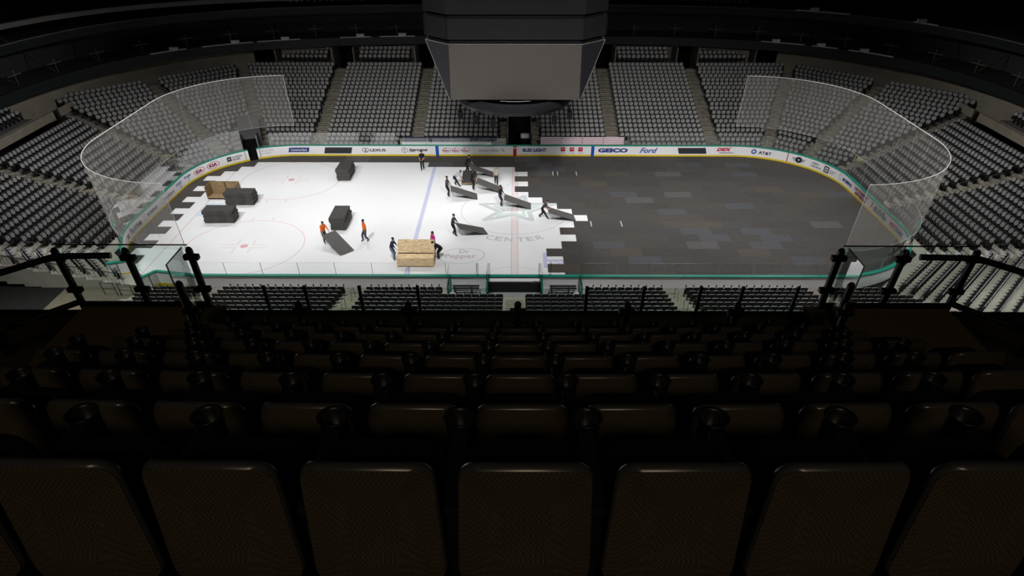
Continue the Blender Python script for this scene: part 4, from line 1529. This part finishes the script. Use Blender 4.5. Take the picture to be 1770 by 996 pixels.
# ------------------------------------------------------------------ stacks of panels
stacks = [(-16.05, 7.65, 90, 9, 'at the far left faceoff circle'), (-14.28, -2.75, 90, 9, 'beside the orange vested worker'),
          (-23.9, 1.5, 0, 9, 'in front of the open crate'), (-24.4, -2.05, 0, 9, 'at the pale blue goal crease')]
pm_box = MB(); pm_box.box((-1.22, -.61, 0), (1.22, .61, .108))
panel_me = pm_box.mesh('stack_panel', M['stackm'])
lay = random.Random(5)
for x, y, deg, n, nm in stacks:
    mb = MB(); mb.box((-1.15, -.55, 0), (1.15, .55, .03))
    for k in (-.9, 0, .9): mb.box((k - .06, -.58, .0), (k + .06, .58, .05))
    tag(mb.build('stack_pallet', M['black'], None, (x, y, .005)), 'low dark pallet under the panel stack %s' % nm, 'pallet').rotation_euler = (0, 0, math.radians(deg))
    for i in range(n):
        o = bpy.data.objects.new('stacked_panel', panel_me)
        COL.objects.link(o)
        g = .05 if i in (3, 6) else 0
        o.location = (x + lay.uniform(-.03, .03) + (.05 if 3 <= i < 6 else 0), y + lay.uniform(-.03, .03), .057 + i * .109)
        o.rotation_euler = (0, 0, math.radians(deg + lay.uniform(-1.2, 1.2)))
        lv = 'topmost' if i == n - 1 else ('bottom' if i == 0 else ORD[i + 1] + ' from bottom')
        tag(o, 'black panel, %s in the stack %s' % (lv, nm), 'stacked panel', 'black panels in the stack %s' % nm)
# low cart with few panels near the centre group
root = empty('panel_cart', (-4.3, 6.7, 0))
tag(root, 'low wooden cart carrying grey panels beside the bending grey shirt worker', 'cart')
mb = MB(); mb.box((-.65, -1.25, .12), (.65, 1.25, .22)); mb.build('cart_deck', M['wood_dark'], root)
mb = MB(); mb.box((-.68, -1.28, .1), (-.62, -.2, .42)); mb.build('side_board', M['wood'], root)
for sx in (-.5, .5):
    for sy in (-1.0, 1.0):
        mb = MB(); mb.tube([(sx - .03, sy, .06), (sx + .03, sy, .06)], .06, 10); mb.build('wheel', M['black'], root)
for i in range(2):
    o = bpy.data.objects.new('stacked_panel', panel_me); COL.objects.link(o)
    o.location = (-4.3, 6.7, .222 + i * .109); o.rotation_euler = (0, 0, PI / 2 + .01 * i)
    tag(o, 'grey panel, %s on the low wooden cart' % ('upper' if i else 'lower'), 'stacked panel', 'panels on the low wooden cart')
cart_mat = panel_mat('carried_panel', (0.10, 0.096, 0.094))

# carried panels
carried = [((-4.05, 7.72), (-2.0, 8.0), 'black dressed worker nearest the far boards'), ((-3.45, 4.45), (-1.15, 4.2), 'worker beside the low cart'),
           ((-5.6, 2.57), (-3.35, 2.78), 'leftmost worker of the centre group'), ((-.88, .75), (1.40, .72), 'worker at the star emblem'),
           ((2.74, -1.84), (5.02, -1.59), 'bending worker by the stepped edge'), ((-4.5, -4.9), (-2.35, -4.1), 'worker near the soda logo'),
           ((-14.35, -6.3), (-12.75, -7.85), 'orange vested worker')]
for (x0, y0), (x1, y1), nm in carried:
    A = Vector((x0, y0, .86)); Bv = Vector((x1, y1, .05))
    t = (Bv - A).normalized()
    A = Bv - t * 2.44
    s = Vector((0, 0, 1)).cross(t).normalized()
    n = t.cross(s)
    Mx = Matrix((t, s, n)).transposed().to_4x4(); Mx.translation = (A + Bv) / 2
    mb = MB(); mb.box((-1.22, -.61, -.02), (1.22, .61, .02))
    mb.box((-1.22, -.61, -.021), (-1.19, .61, .021)); 
    o = mb.build('carried_panel', cart_mat)
    o.matrix_world = Mx
    tag(o, 'grey floor panel being dragged by the %s' % nm, 'carried panel', 'panels being dragged across the ice')

# ------------------------------------------------------------------ crates
root = empty('plywood_crate', (-7.28, -9.95, 0))
tag(root, 'pale plywood crate with tilted lid being pushed over the blue line', 'crate')
W2 = 1.31
mb = MB(); mb.box((-W2, 0, .08), (W2, .04, .66)); mb.build('front_panel', M['wood'], root)
mb = MB(); mb.box((-W2, 0, .04), (W2, 1.3, .08)); mb.build('base', M['wood_dark'], root)
mb = MB(); mb.box((-W2, -.01, .66), (W2, .74, .70)); mb.build('front_cover', M['wood'], root)
mb = MB(); mb.add([(-W2, .80, .74), (W2, .80, .74), (W2, 1.38, 1.52), (-W2, 1.38, 1.52), (-W2, .84, .70), (W2, .84, .70), (W2, 1.42, 1.49), (-W2, 1.42, 1.49)],
                   [(0, 1, 2, 3), (7, 6, 5, 4), (0, 4, 5, 1), (1, 5, 6, 2), (2, 6, 7, 3), (3, 7, 4, 0)])
mb.build('tilted_lid', M['wood'], root)
for sx in (-1, 1):
    mb = MB(); mb.extr([(0, .06), (1.36, .06), (1.36, 1.44), (.8, .70), (0, .70)], 'x', sx * W2, sx * (W2 + .045)); mb.build('side_panel', M['wood'], root)
    for y in (.2, 1.1):
        mb = MB(); mb.tube([(sx * 1.1 - .03, y, .045), (sx * 1.1 + .03, y, .045)], .045, 10); mb.build('wheel', M['black'], root)
mb = MB(); mb.box((-W2, 1.32, .06), (W2, 1.36, 1.44)); mb.build('back_panel', M['wood_dark'], root)
root = empty('open_crate', (-25.85, 2.1, 0))
tag(root, 'empty open fronted plywood crate behind the left panel stack', 'crate')
mb = MB(); mb.box((-1.31, 0, .08), (1.31, 1.3, .14)); mb.build('base', M['wood_dark'], root)
mb = MB(); mb.box((-1.31, 0, .08), (1.31, .04, .26)); mb.build('front_lip', M['wood_dark'], root)
mb = MB(); mb.box((-1.31, 1.26, .14), (1.31, 1.3, 1.15)); mb.build('back_panel', M['wood_dark'], root)
for x in (-1.31, 1.27):
    mb = MB(); mb.box((x, 0, .14), (x + .04, 1.3, 1.1)); mb.build('side_panel', M['wood_dark'], root)
mb = MB(); mb.box((-.02, 1.2, .14), (.03, 1.26, 1.15)); mb.build('rib_post', M['black'], root)
for sx in (-1.1, 1.1):
    for y in (.2, 1.1):
        mb = MB(); mb.tube([(sx - .03, y, .05), (sx + .03, y, .05)], .05, 10); mb.build('wheel', M['black'], root)


# ------------------------------------------------------------------ people
def ik(a, b, l1, l2, pole):
    a = Vector(a); b = Vector(b)
    d = b - a
    L = min(d.length, (l1 + l2) * .999)
    u = d.normalized()
    b = a + u * L
    x = (l1 * l1 - l2 * l2 + L * L) / (2 * L)
    h = math.sqrt(max(0, l1 * l1 - x * x))
    p = Vector(pole); p = (p - u * p.dot(u)).normalized()
    return a + u * x + p * h, b


def person(loc, head, label, shirt, pants, H=1.76, lean=0.0, hands=None, feet=None, skin='skin', hair='hair', hipz=None, loose=1.16, group=None, longhair=False):
    fat = 1.22
    """local frame: x right, y forward, z up; one skinned surface for the body"""
    k = H / 1.76
    root = empty('person', (loc[0], loc[1], 0.0), math.radians(head) - PI / 2)
    tag(root, label, 'person', group)
    feet = feet or [(-.12, .0), (.12, .06)]
    hipz = hipz or .92
    hip = Vector((0, -.02 - .22 * math.sin(lean), hipz * k))
    up = Vector((0, math.sin(lean), math.cos(lean)))
    fw = Vector((0, math.cos(lean), -math.sin(lean)))
    rt = Vector((1, 0, 0))
    sp = hip + up * .22 * k; ch = hip + up * .42 * k; nk = hip + up * .56 * k
    hd0 = nk + (up * .7 + Vector((0, .25, .7)) * .5).normalized() * .09 * k
    hdir = (up * .6 + Vector((0, .15, .8))).normalized()
    hd = nk + hdir * .20 * k
    sh = [nk - up * .06 * k + rt * (s * .19 * k) for s in (-1, 1)]
    hands = hands or [(-.24, .08, .80), (.24, .02, .80)]
    verts = []; rad = []; edges = []; part = []
    def V(p, r, e=None, pt='shirt'):
        verts.append(tuple(p)); rad.append(r); part.append(pt)
        if e is not None: edges.append((e, len(verts) - 1))
        return len(verts) - 1
    L_ = loose
    v0 = V(hip, (.155 * L_, .12 * L_), None, 'pants')
    v1 = V(sp, (.15 * L_, .115 * L_), v0); v2 = V(ch, (.18 * L_, .13 * L_), v1); v3 = V(nk - up * .02, (.10, .09), v2)
    v4 = V(nk + hdir * .06 * k, (.058, .06), v3, 'skin'); v5 = V(nk + hdir * .13 * k, (.075, .085), v4, 'skin'); v6 = V(hd, (.083, .10), v5, 'skin'); V(hd + hdir * .075 * k, (.06, .075), v6, 'skin')
    segs = [(hip, sp, 'shirt'), (sp, ch, 'shirt'), (ch, nk, 'shirt'), (nk + hdir * .06, hd + hdir * .1, 'skin')]
    wr = []
    for i, s in enumerate((-1, 1)):
        hp = Vector(hands[i])
        el, w_ = ik(sh[i], hp, .30 * k, .27 * k, Vector((s * .6, -.7, -.4)))
        a = V(sh[i], (.085, .085), v2); b = V(sh[i].lerp(el, .5), (.06, .06), a); c = V(el, (.05, .05), b); d = V(el.lerp(w_, .5), (.042, .042), c, 'skin'); e = V(w_, (.03, .03), d, 'skin')
        dr = (w_ - el).normalized()
        V(w_ + dr * .07, (.042, .022), e, 'skin')
        segs += [(sh[i], sh[i].lerp(w_, .62), 'shirt'), (el.lerp(w_, .3), w_ + dr * .1, 'skin')]
        wr.append((w_, dr, s))
        hj = hip + rt * (s * .10 * k) - Vector((0, 0, .05))
        ft = Vector((feet[i][0], feet[i][1], .085))
        kn, an = ik(hj, ft, .43 * k, .42 * k, Vector((0, 1, .1)))
        an = ft
        a = V(hj, (.095, .10), v0, 'pants'); b = V(hj.lerp(kn, .5), (.085, .085), a, 'pants'); c = V(kn, (.068, .068), b, 'pants'); d = V(kn.lerp(an, .5), (.062, .062), c, 'pants'); e = V(an + Vector((0, 0, .03)), (.055, .055), d, 'pants')
        f = V(an + Vector((s * .01, .07, -.045)), (.045, .04), e, 'shoe'); V(an + Vector((s * .02, .17, -.05)), (.042, .032), f, 'shoe')
        segs += [(hj, kn, 'pants'), (kn, an + Vector((0, 0, .04)), 'pants'), (an + Vector((0, -.02, -.05)), an + Vector((0, .2, -.06)), 'shoe')]
    me = bpy.data.meshes.new('body')
    me.from_pydata(verts, edges, [])
    o = bpy.data.objects.new('body', me)
    COL.objects.link(o)
    md = o.modifiers.new('skin', 'SKIN')
    sv = me.skin_vertices[0].data
    for i, r in enumerate(rad): sv[i].radius = (r[0] * fat, r[1] * fat) if part[i] == 'pants' or (part[i] == 'shirt' and r[0] < .09) else r
    sv[0].use_root = True
    md.use_smooth_shade = True
    ms = o.modifiers.new('sub', 'SUBSURF'); ms.levels = 1; ms.render_levels = 1
    dg = bpy.context.evaluated_depsgraph_get()
    em = bpy.data.meshes.new_from_object(o.evaluated_get(dg))
    bpy.data.objects.remove(o)
    mats = {'shirt': 0, 'skin': 1, 'pants': 2, 'shoe': 3}
    def near(p):
        best = None
        for a, b, nm in segs:
            ab = b - a; t = max(0, min(1, (p - a).dot(ab) / ab.length_squared))
            dd = (p - (a + ab * t)).length
            if best is None or dd < best[0]: best = (dd, nm)
        return best[1]
    mb = MB(); mb.smooth = True
    vs = [v.co.copy() for v in em.vertices]
    for p in em.polygons:
        pass
    o0 = len(mb.v); mb.v += [tuple(v) for v in vs]
    for p in em.polygons:
        mb.f.append(tuple(p.vertices)); mb.mi.append(mats[near(p.center)])
    bpy.data.meshes.remove(em)
    # fingers
    for w_, dr, s in wr:
        side = dr.cross(Vector((0, 0, 1)))
        side = side.normalized() if side.length > .1 else Vector((1, 0, 0))
        nrm = side.cross(dr).normalized()
        for q, (o_, ln) in enumerate(((-.027, .065), (-.009, .078), (.009, .074), (.027, .055))):
            b0 = w_ + dr * .08 + side * o_
            mb.tube([b0, b0 + dr * ln * .55, b0 + dr * ln * .85 - nrm * ln * .4], [.0095, .0085, .007], 5, 1)
        b0 = w_ + dr * .03 + side * (-.03 * s)
        mb.tube([b0, b0 + (dr - side * s * .8).normalized() * .05], [.011, .008], 5, 1)
    # face
    f = (fw * .5 + Vector((0, 1, -.1))); f = (f - hdir * f.dot(hdir)).normalized()
    fc = hd + f * .088 - hdir * .01
    mb.ball(fc + f * .012, (.014, .02, .022), 1, 6, 4)
    for s in (-1, 1):
        mb.ball(fc + Vector((s * .032, 0, 0)) + hdir * .018, .011, 4, 6, 4)
        mb.ball(hd + Vector((s * .088, 0, 0)), (.014, .022, .03), 1, 6, 4)
    mb.ball(fc - hdir * .042 - f * .006, (.024, .012, .007), 5, 6, 4)
    body = mb.build('body', [M[shirt], M[skin], M[pants], M['shoe'], M['ink'], M['ad_lip'] if 'ad_lip' in M else M['maroon']], root)
    hb = MB(); hb.smooth = True
    R3 = Vector((0, 0, 1)).rotation_difference(hdir).to_matrix().to_4x4()
    hb.ball(hd + hdir * .035 - f * .018, (.096, .108, .095), 0, 12, 8, R3)
    if longhair: hb.ball(hd - f * .06 - hdir * .06, (.075, .05, .12), 0, 10, 6, R3)
    hb.build('hair', M[hair], root)
    return root


G = (-.2, .52, .86), (.2, .52, .86)
person((-8.95, 9.37), 262, 'person in black walking towards camera near the far left boards', 'c_black', 'c_black', hands=[(-.14, .26, 1.02), (.14, .26, 1.0)], feet=[(-.08, -.12), (.08, .16)])
person((-4.55, 8.45), 10, 'person in black lifting a panel closest to the far boards', 'c_black', 'c_black', lean=.55, hands=[(-.2, .50, .92), (.2, .50, .92)], feet=[(-.14, -.18), (.16, .14)])
person((-5.35, 5.35), 10, 'person in grey shirt bent double over the low cart', 'c_grey', 'c_black', lean=1.15, hands=[(-.18, .62, .42), (.18, .62, .42)], feet=[(-.18, -.15), (.18, .22)], hipz=.88)
person((-3.85, 4.5), 0, 'person in black pulling a panel just right of the low cart', 'c_black', 'c_black', lean=.15, hands=[(-.2, .30, .88), (.2, .32, .88)], skin='skin2')
person((-6.0, 3.0), -5, 'person in charcoal holding the leftmost dragged panel of the centre group', 'c_char', 'c_black', lean=.08, hands=[(-.2, .38, .88), (.2, .38, .88)], skin='skin2')
person((-1.72, 5.8), 280, 'person in pale jacket and black trousers walking by the centre line', 'c_pale', 'c_black', feet=[(-.06, .22), (.08, -.2)], H=1.68)
person((-1.25, 1.0), -12, 'person in black dragging a panel over the star emblem', 'c_black', 'c_navy', lean=.12, hands=[(-.2, .36, .90), (.2, .36, .90)], skin='skin2')
person((2.45, -1.5), -8, 'person in black leaning forward with a panel by the stepped edge', 'c_char', 'c_black', lean=.72, hands=[(-.18, .42, .88), (.18, .42, .88)], feet=[(-.1, -.42), (.12, .30)], hipz=.86)
person((-4.86, -4.72), -12, 'person in dark shirt dragging a panel above the soda logo', 'c_char', 'c_black', lean=.2, hands=[(-.2, .40, .88), (.2, .40, .88)], feet=[(-.12, -.1), (.12, .18)])
person((-14.85, -6.0), -45, 'person in orange top holding a panel beside the black stack', 'c_orange', 'c_navy', lean=.35, hands=[(-.3, .42, .88), (.3, .42, .9)], loose=1.3)
person((-11.7, -5.8), 205, 'person in orange top walking alone on the open ice', 'c_orange', 'c_navy', feet=[(-.1, -.2), (.1, .2)], loose=1.35, skin='skin2')
person((-9.08, -8.75), -15, 'person in navy shirt and jeans pushing the left side of the crate', 'c_navy', 'c_jean', lean=.35, hands=[(-.16, .44, 1.0), (.16, .42, .92)], H=1.78)
person((-6.15, -7.75), 215, 'person with long dark hair in a magenta top behind the crate', 'c_pink', 'c_black', H=1.72, hands=[(-.15, .22, 1.0), (.15, .22, 1.0)], longhair=True)
person((-5.68, -8.6), 190, 'person in black stooping at the right side of the crate', 'c_black', 'c_black', lean=1.1, hands=[(-.18, .42, .70), (.18, .42, .66)], hipz=.88)

# ------------------------------------------------------------------ foreground tier
def yk(k): return -49.03 + .874 * k
def fz(k): return 19.72 - .5025 * k     # floor height of row k


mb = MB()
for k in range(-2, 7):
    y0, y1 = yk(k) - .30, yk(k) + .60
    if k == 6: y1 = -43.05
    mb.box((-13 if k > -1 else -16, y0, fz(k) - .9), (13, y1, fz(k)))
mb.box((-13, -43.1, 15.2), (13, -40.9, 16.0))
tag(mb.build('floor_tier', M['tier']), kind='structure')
mb = MB()
mb.box((-13, -41.0, 15.0), (13, -40.85, 16.02))
tag(mb.build('trim_5', M['tier_dark']), kind='structure')
# tabletop-like ledges and bins below the rail (dim shapes)
for x0, x1, lab in ((-4.5, -1.75, 'dim grey counter below the rail at left'), (-1.6, .0, 'pale edged counter below the rail at the middle'), (.3, 2.4, 'dim counter below the rail right of the middle'), (2.7, 4.7, 'dark counter below the rail at right')):
    root = empty('rail_counter', ((x0 + x1) / 2, -42.3, 16.0))
    tag(root, lab, 'counter')
    h = (x1 - x0) / 2
    mb = MB(); mb.box((-h, -.3, .62), (h, .1, .66)); mb.build('counter_top', M['tier'], root)
    mb = MB(); mb.box((-h, -.3, .60), (h, -.285, .675)); mb.build('counter_edge', M['rim'], root)
    for s in (-1, 1):
        mb = MB(); mb.box((s * h - .03 - .03 * s, -.25, 0), (s * h + .03 - .03 * s, .05, .62)); mb.build('leg', M['black'], root)


def rail_post(root, x, y, z0, z1, big=True, low=.40):
    mb = MB()
    mb.box((x - .045, y - .03, z0), (x + .045, y + .03, z1))
    mb.ball((x, y, z1), (.05, .05, .05), None, 10, 6)
    o = mb.build('post', M['black'], root)
    if big:
        for zz in (z1 - .12, z1 - low):
            mb = MB(); mb.box((x - .115, y - .05, zz - .04), (x + .115, y + .05, zz + .04)); mb.build('glass_clamp', M['black'], root, bevel=.012)
    return o


root = empty('glass_railing', (0, -43.1, 16.7))
tag(root, 'glass railing on black clamped posts before the foreground seats', 'railing')
xs_ = [.05 + 1.54 * k for k in range(-3, 4)]
for i, x in enumerate(xs_):
    rail_post(root, x, 0, -.2, .86)
    if i < len(xs_) - 1:
        mb = MB(); mb.box((x + .06, -.006, .20), (xs_[i + 1] - .06, .006, .80)); mb.build('pane', M['pane'], root)
mb = MB(); mb.box((-4.75, -.03, .34), (4.75, .03, .40)); mb.build('lower_rail', M['black'], root)
root = empty('front_railing', (0, -41.0, 16.0))
tag(root, 'row of slim black posts along the front edge of the tier', 'railing')
for x in (-4.43, -3.71, -2.74, -1.71, 1.28, 2.29, 3.29, 4.03, 5.0):
    mb = MB(); mb.box((x - .028, -.02, -.05), (x + .028, .02, .62)); mb.build('post', M['black'], root)
mb = MB(); mb.box((-4.7, -.004, .05), (5.1, .004, .58)); mb.build('pane', M['pane'], root)

for sx, nm in ((-1, 'left'), (1, 'right')):
    # landing
    mb = MB()
    xa, xb = sorted((sx * 4.75, sx * 7.05))
    mb.box((xa, -44.3, 16.64), (xb, -41.85, 16.76))
    tag(mb.build('landing', M['carpet']), 'brown carpeted landing at the %s of the foreground rows' % nm, 'landing')
    root = empty('landing_railing', (sx * 6.0, -41.9, 16.75))
    tag(root, 'glass railing with thick black posts round the %s landing' % nm, 'railing')
    P = [(sx * 7.05 - sx * 6.0, 0.0, 1.0), (sx * 6.0 - sx * 6.0, .05, .98), (sx * 4.98 - sx * 6.0, 0.0, 1.02), (sx * 5.0 - sx * 6.0, -.55, .75)]
    for i, (x, y, h) in enumerate(P):
        rail_post(root, x, y, -.35, h, i < 3, .68)
    for a, b in ((0, 1), (1, 2)):
        x0, x1 = sorted((P[a][0], P[b][0]))
        mb = MB(); mb.box((x0 + .03, -.006, .10), (x1 - .03, .006, 1.10)); mb.build('pane', M['pane'], root)
    x0, x1 = sorted((P[0][0], P[2][0]))
    mb = MB(); mb.box((x0, -.008, 1.095), (x1, .008, 1.11)); mb.build('glass_edge', M['black'], root)
    mb = MB(); mb.box((x0, -.03, .02), (x1, .03, .09)); mb.build('bottom_rail', M['black'], root)
    # side pane
    a, b = Vector((P[2][0] + sx * .075, -.04, 0)), Vector((P[2][0] + sx * .075, -.58, 0))
    mb = MB()
    mb.add([(a.x, a.y, .1), (b.x, b.y, .1), (b.x, b.y, 1.08), (a.x, a.y, 1.08)], [(0, 1, 2, 3)]); mb.build('pane', M['pane_side'], root)
    mb = MB(); mb.tube([(a.x, a.y, 1.08), (b.x, b.y, 1.08), (b.x, b.y, .1)], .012, 5); mb.build('glass_edge', M['glass_edge'], root)
    # handrail going back along the outer side
    root2 = empty('stair_handrail', (sx * 7.05, -41.9, 16.75))
    tag(root2, 'thick black handrail descending outward from the %s landing' % nm, 'handrail')
    mb = MB(); mb.tube([(-sx * .75, .12, .86), (0, -.05, .93), (sx * .9, -1.0, .95), (sx * 1.6, -1.9, 1.0)], .05, 8); mb.build('handrail', M['black'], root2)
    for x, y in ((sx * .45, -1.25), (sx * 1.1, -1.9)):
        mb = MB(); mb.box((x - .05, y - .04, -.5), (x + .05, y + .04, .95)); mb.build('post', M['black'], root2)
    mb = MB(); mb.tube([(0, -.05, .12), (sx * .9, -1.0, .12), (sx * 1.6, -1.9, .15)], .045, 6); mb.build('bottom_rail', M['black'], root2)
    mb = MB(); mb.add([(0, -.05, .15), (sx * .9, -1.0, .15), (sx * .9, -1.0, .9), (0, -.05, .9)], [(0, 1, 2, 3)]); mb.build('pane', M['pane'], root2)
    # steps on the outer side of the landing
    mb = MB()
    for k in range(5):
        xa, xb = sorted((sx * 7.05, sx * 8.6))
        mb.box((xa, -42.9 - .45 * k - .45, 16.3), (xb, -42.9 - .45 * k, 16.5 + .22 * k))
    tag(mb.build('landing_steps', M['tier']), 'dim steps climbing beside the %s landing' % nm, 'steps')


def fore_seat(name='theater_seat'):
    root = empty(name)
    # shell (plastic) with a fabric covered rear face
    def shell(w_, h, r, n=5): return rrect(w_, h, r, n)
    mb = MB(); mb.smooth = False
    out = [(x * (1.10 - .10 * min(1, z / .42)), z - .05) for x, z in shell(.475, .57, .075, 6)]
    n = len(out)
    def bow(x): return .05 * (x / .24) ** 2
    lean = .16
    topb = lambda x, z: .018 * (1 - (x / .24) ** 2) * (z / .5)
    def ringp(sc, y, dz=0):
        return [(x * sc, y + bow(x) - .075 - (.5 - z) * .17, .40 + .25 + (z - .25) * sc + topb(x, z) + dz) for x, z in out]
    r0 = ringp(.955, -.045); r1 = ringp(.992, -.036); r2 = ringp(1.0, -.022); r3 = ringp(.992, -.008); r4 = ringp(.95, .0)
    rings = [r0, r1, r2, r3, r4]
    vs = [v for r_ in rings for v in r_]
    fs = []
    for i in range(4):
        for q in range(n):
            fs.append((i * n + q, i * n + (q + 1) % n, (i + 1) * n + (q + 1) % n, (i + 1) * n + q))
    fs.append(tuple(range(n - 1, -1, -1)) if False else tuple(4 * n + q for q in range(n)))
    mb.add(vs, fs); mb.smooth = True
    mb.build('backrest', M['rim'], root)
    # fabric panel on the rear (towards the camera), bowed slightly outwards
    mb = MB(); mb.smooth = True
    a = ringp(.972, -.0465, -.002); b = ringp(.80, -.062, -.004); c = ringp(.4, -.068, -.002)
    vs = a + b + c
    fs = [(i * n + q, i * n + (q + 1) % n, (i + 1) * n + (q + 1) % n, (i + 1) * n + q) for i in range(2) for q in range(n)]
    fs.append(tuple(2 * n + q for q in range(n)))
    mb.add(vs, fs)
    mb.build('back_upholstery', M['fabric'], root)
    # folded seat cushion
    mb = MB(); mb.smooth = False
    cu = rrect(.49, .42, .10, 4); m2 = len(cu)
    c0_ = [(x, .07 + z * .18, .36 + z * .95) for x, z in cu]; c1_ = [(x * .97, .17 + z * .13, .37 + z * .93) for x, z in cu]
    mb.add(c0_ + c1_, [tuple(range(m2 - 1, -1, -1)), tuple(range(m2, 2 * m2))] + [(q, (q + 1) % m2, m2 + (q + 1) % m2, m2 + q) for q in range(m2)])
    mb.build('seat_cushion', M['blackmatte'], root)
    # armrest on the left side, with a cup holder at its front end
    mb = MB(); mb.box((-.31, -.04, .60), (-.24, .40, .645)); mb.build('armrest', M['arm'], root, bevel=.012)
    mb = MB(); mb.extr([(-.06, 0), (.10, 0), (.16, .60), (-.04, .60)], 'x', -.295, -.255); mb.build('leg', M['arm'], root)
    mb = MB()
    pr = [(.030, .50), (.042, .51), (.050, .66), (.056, .672), (.050, .672), (.043, .66), (.038, .54), (.001, .54)]
    vs, fs = [], []
    for r_, z in pr:
        for q in range(16):
            a_ = 2 * PI * q / 16; vs.append((-.275 + r_ * 1.25 * math.cos(a_), .45 + r_ * 1.25 * math.sin(a_), z))
    for i in range(len(pr) - 1):
        for q in range(16):
            fs.append((i * 16 + q, i * 16 + (q + 1) % 16, (i + 1) * 16 + (q + 1) % 16, (i + 1) * 16 + q))
    mb.add(vs, fs); mb.smooth = True
    mb.build('cup_holder', M['arm'], root)
    return root


def copy_tree(src):
    r = src.copy(); COL.objects.link(r)
    for c in list(src.children):
        d = c.copy(); COL.objects.link(d); d.parent = r
    return r


proto = fore_seat()
first = True
names = {-k: 0 for k in range(1)}
for k in range(0, 7):
    rowname = ['nearest row', 'second row up', 'third row up', 'fourth row up', 'fifth row up', 'sixth row up', 'row against the glass railing'][k]
    kmax = {0: 4, 1: 5, 2: 6}.get(k, 7)
    for j in range(-kmax, kmax + 1):
        o = proto if first else copy_tree(proto)
        first = False
        x = .04 + .55 * j
        o.location = (x, yk(k) + .06 + x * x / 180, fz(k))
        o.rotation_euler = (0, 0, x / 90)
        where = 'on the middle line' if j == 0 else '%s %s of the middle one' % (ORD[abs(j)], 'left' if j < 0 else 'right')
        tag(o, 'padded brown and black seat, %s, %s' % (rowname, where), 'seat', 'padded seats in the foreground rows')
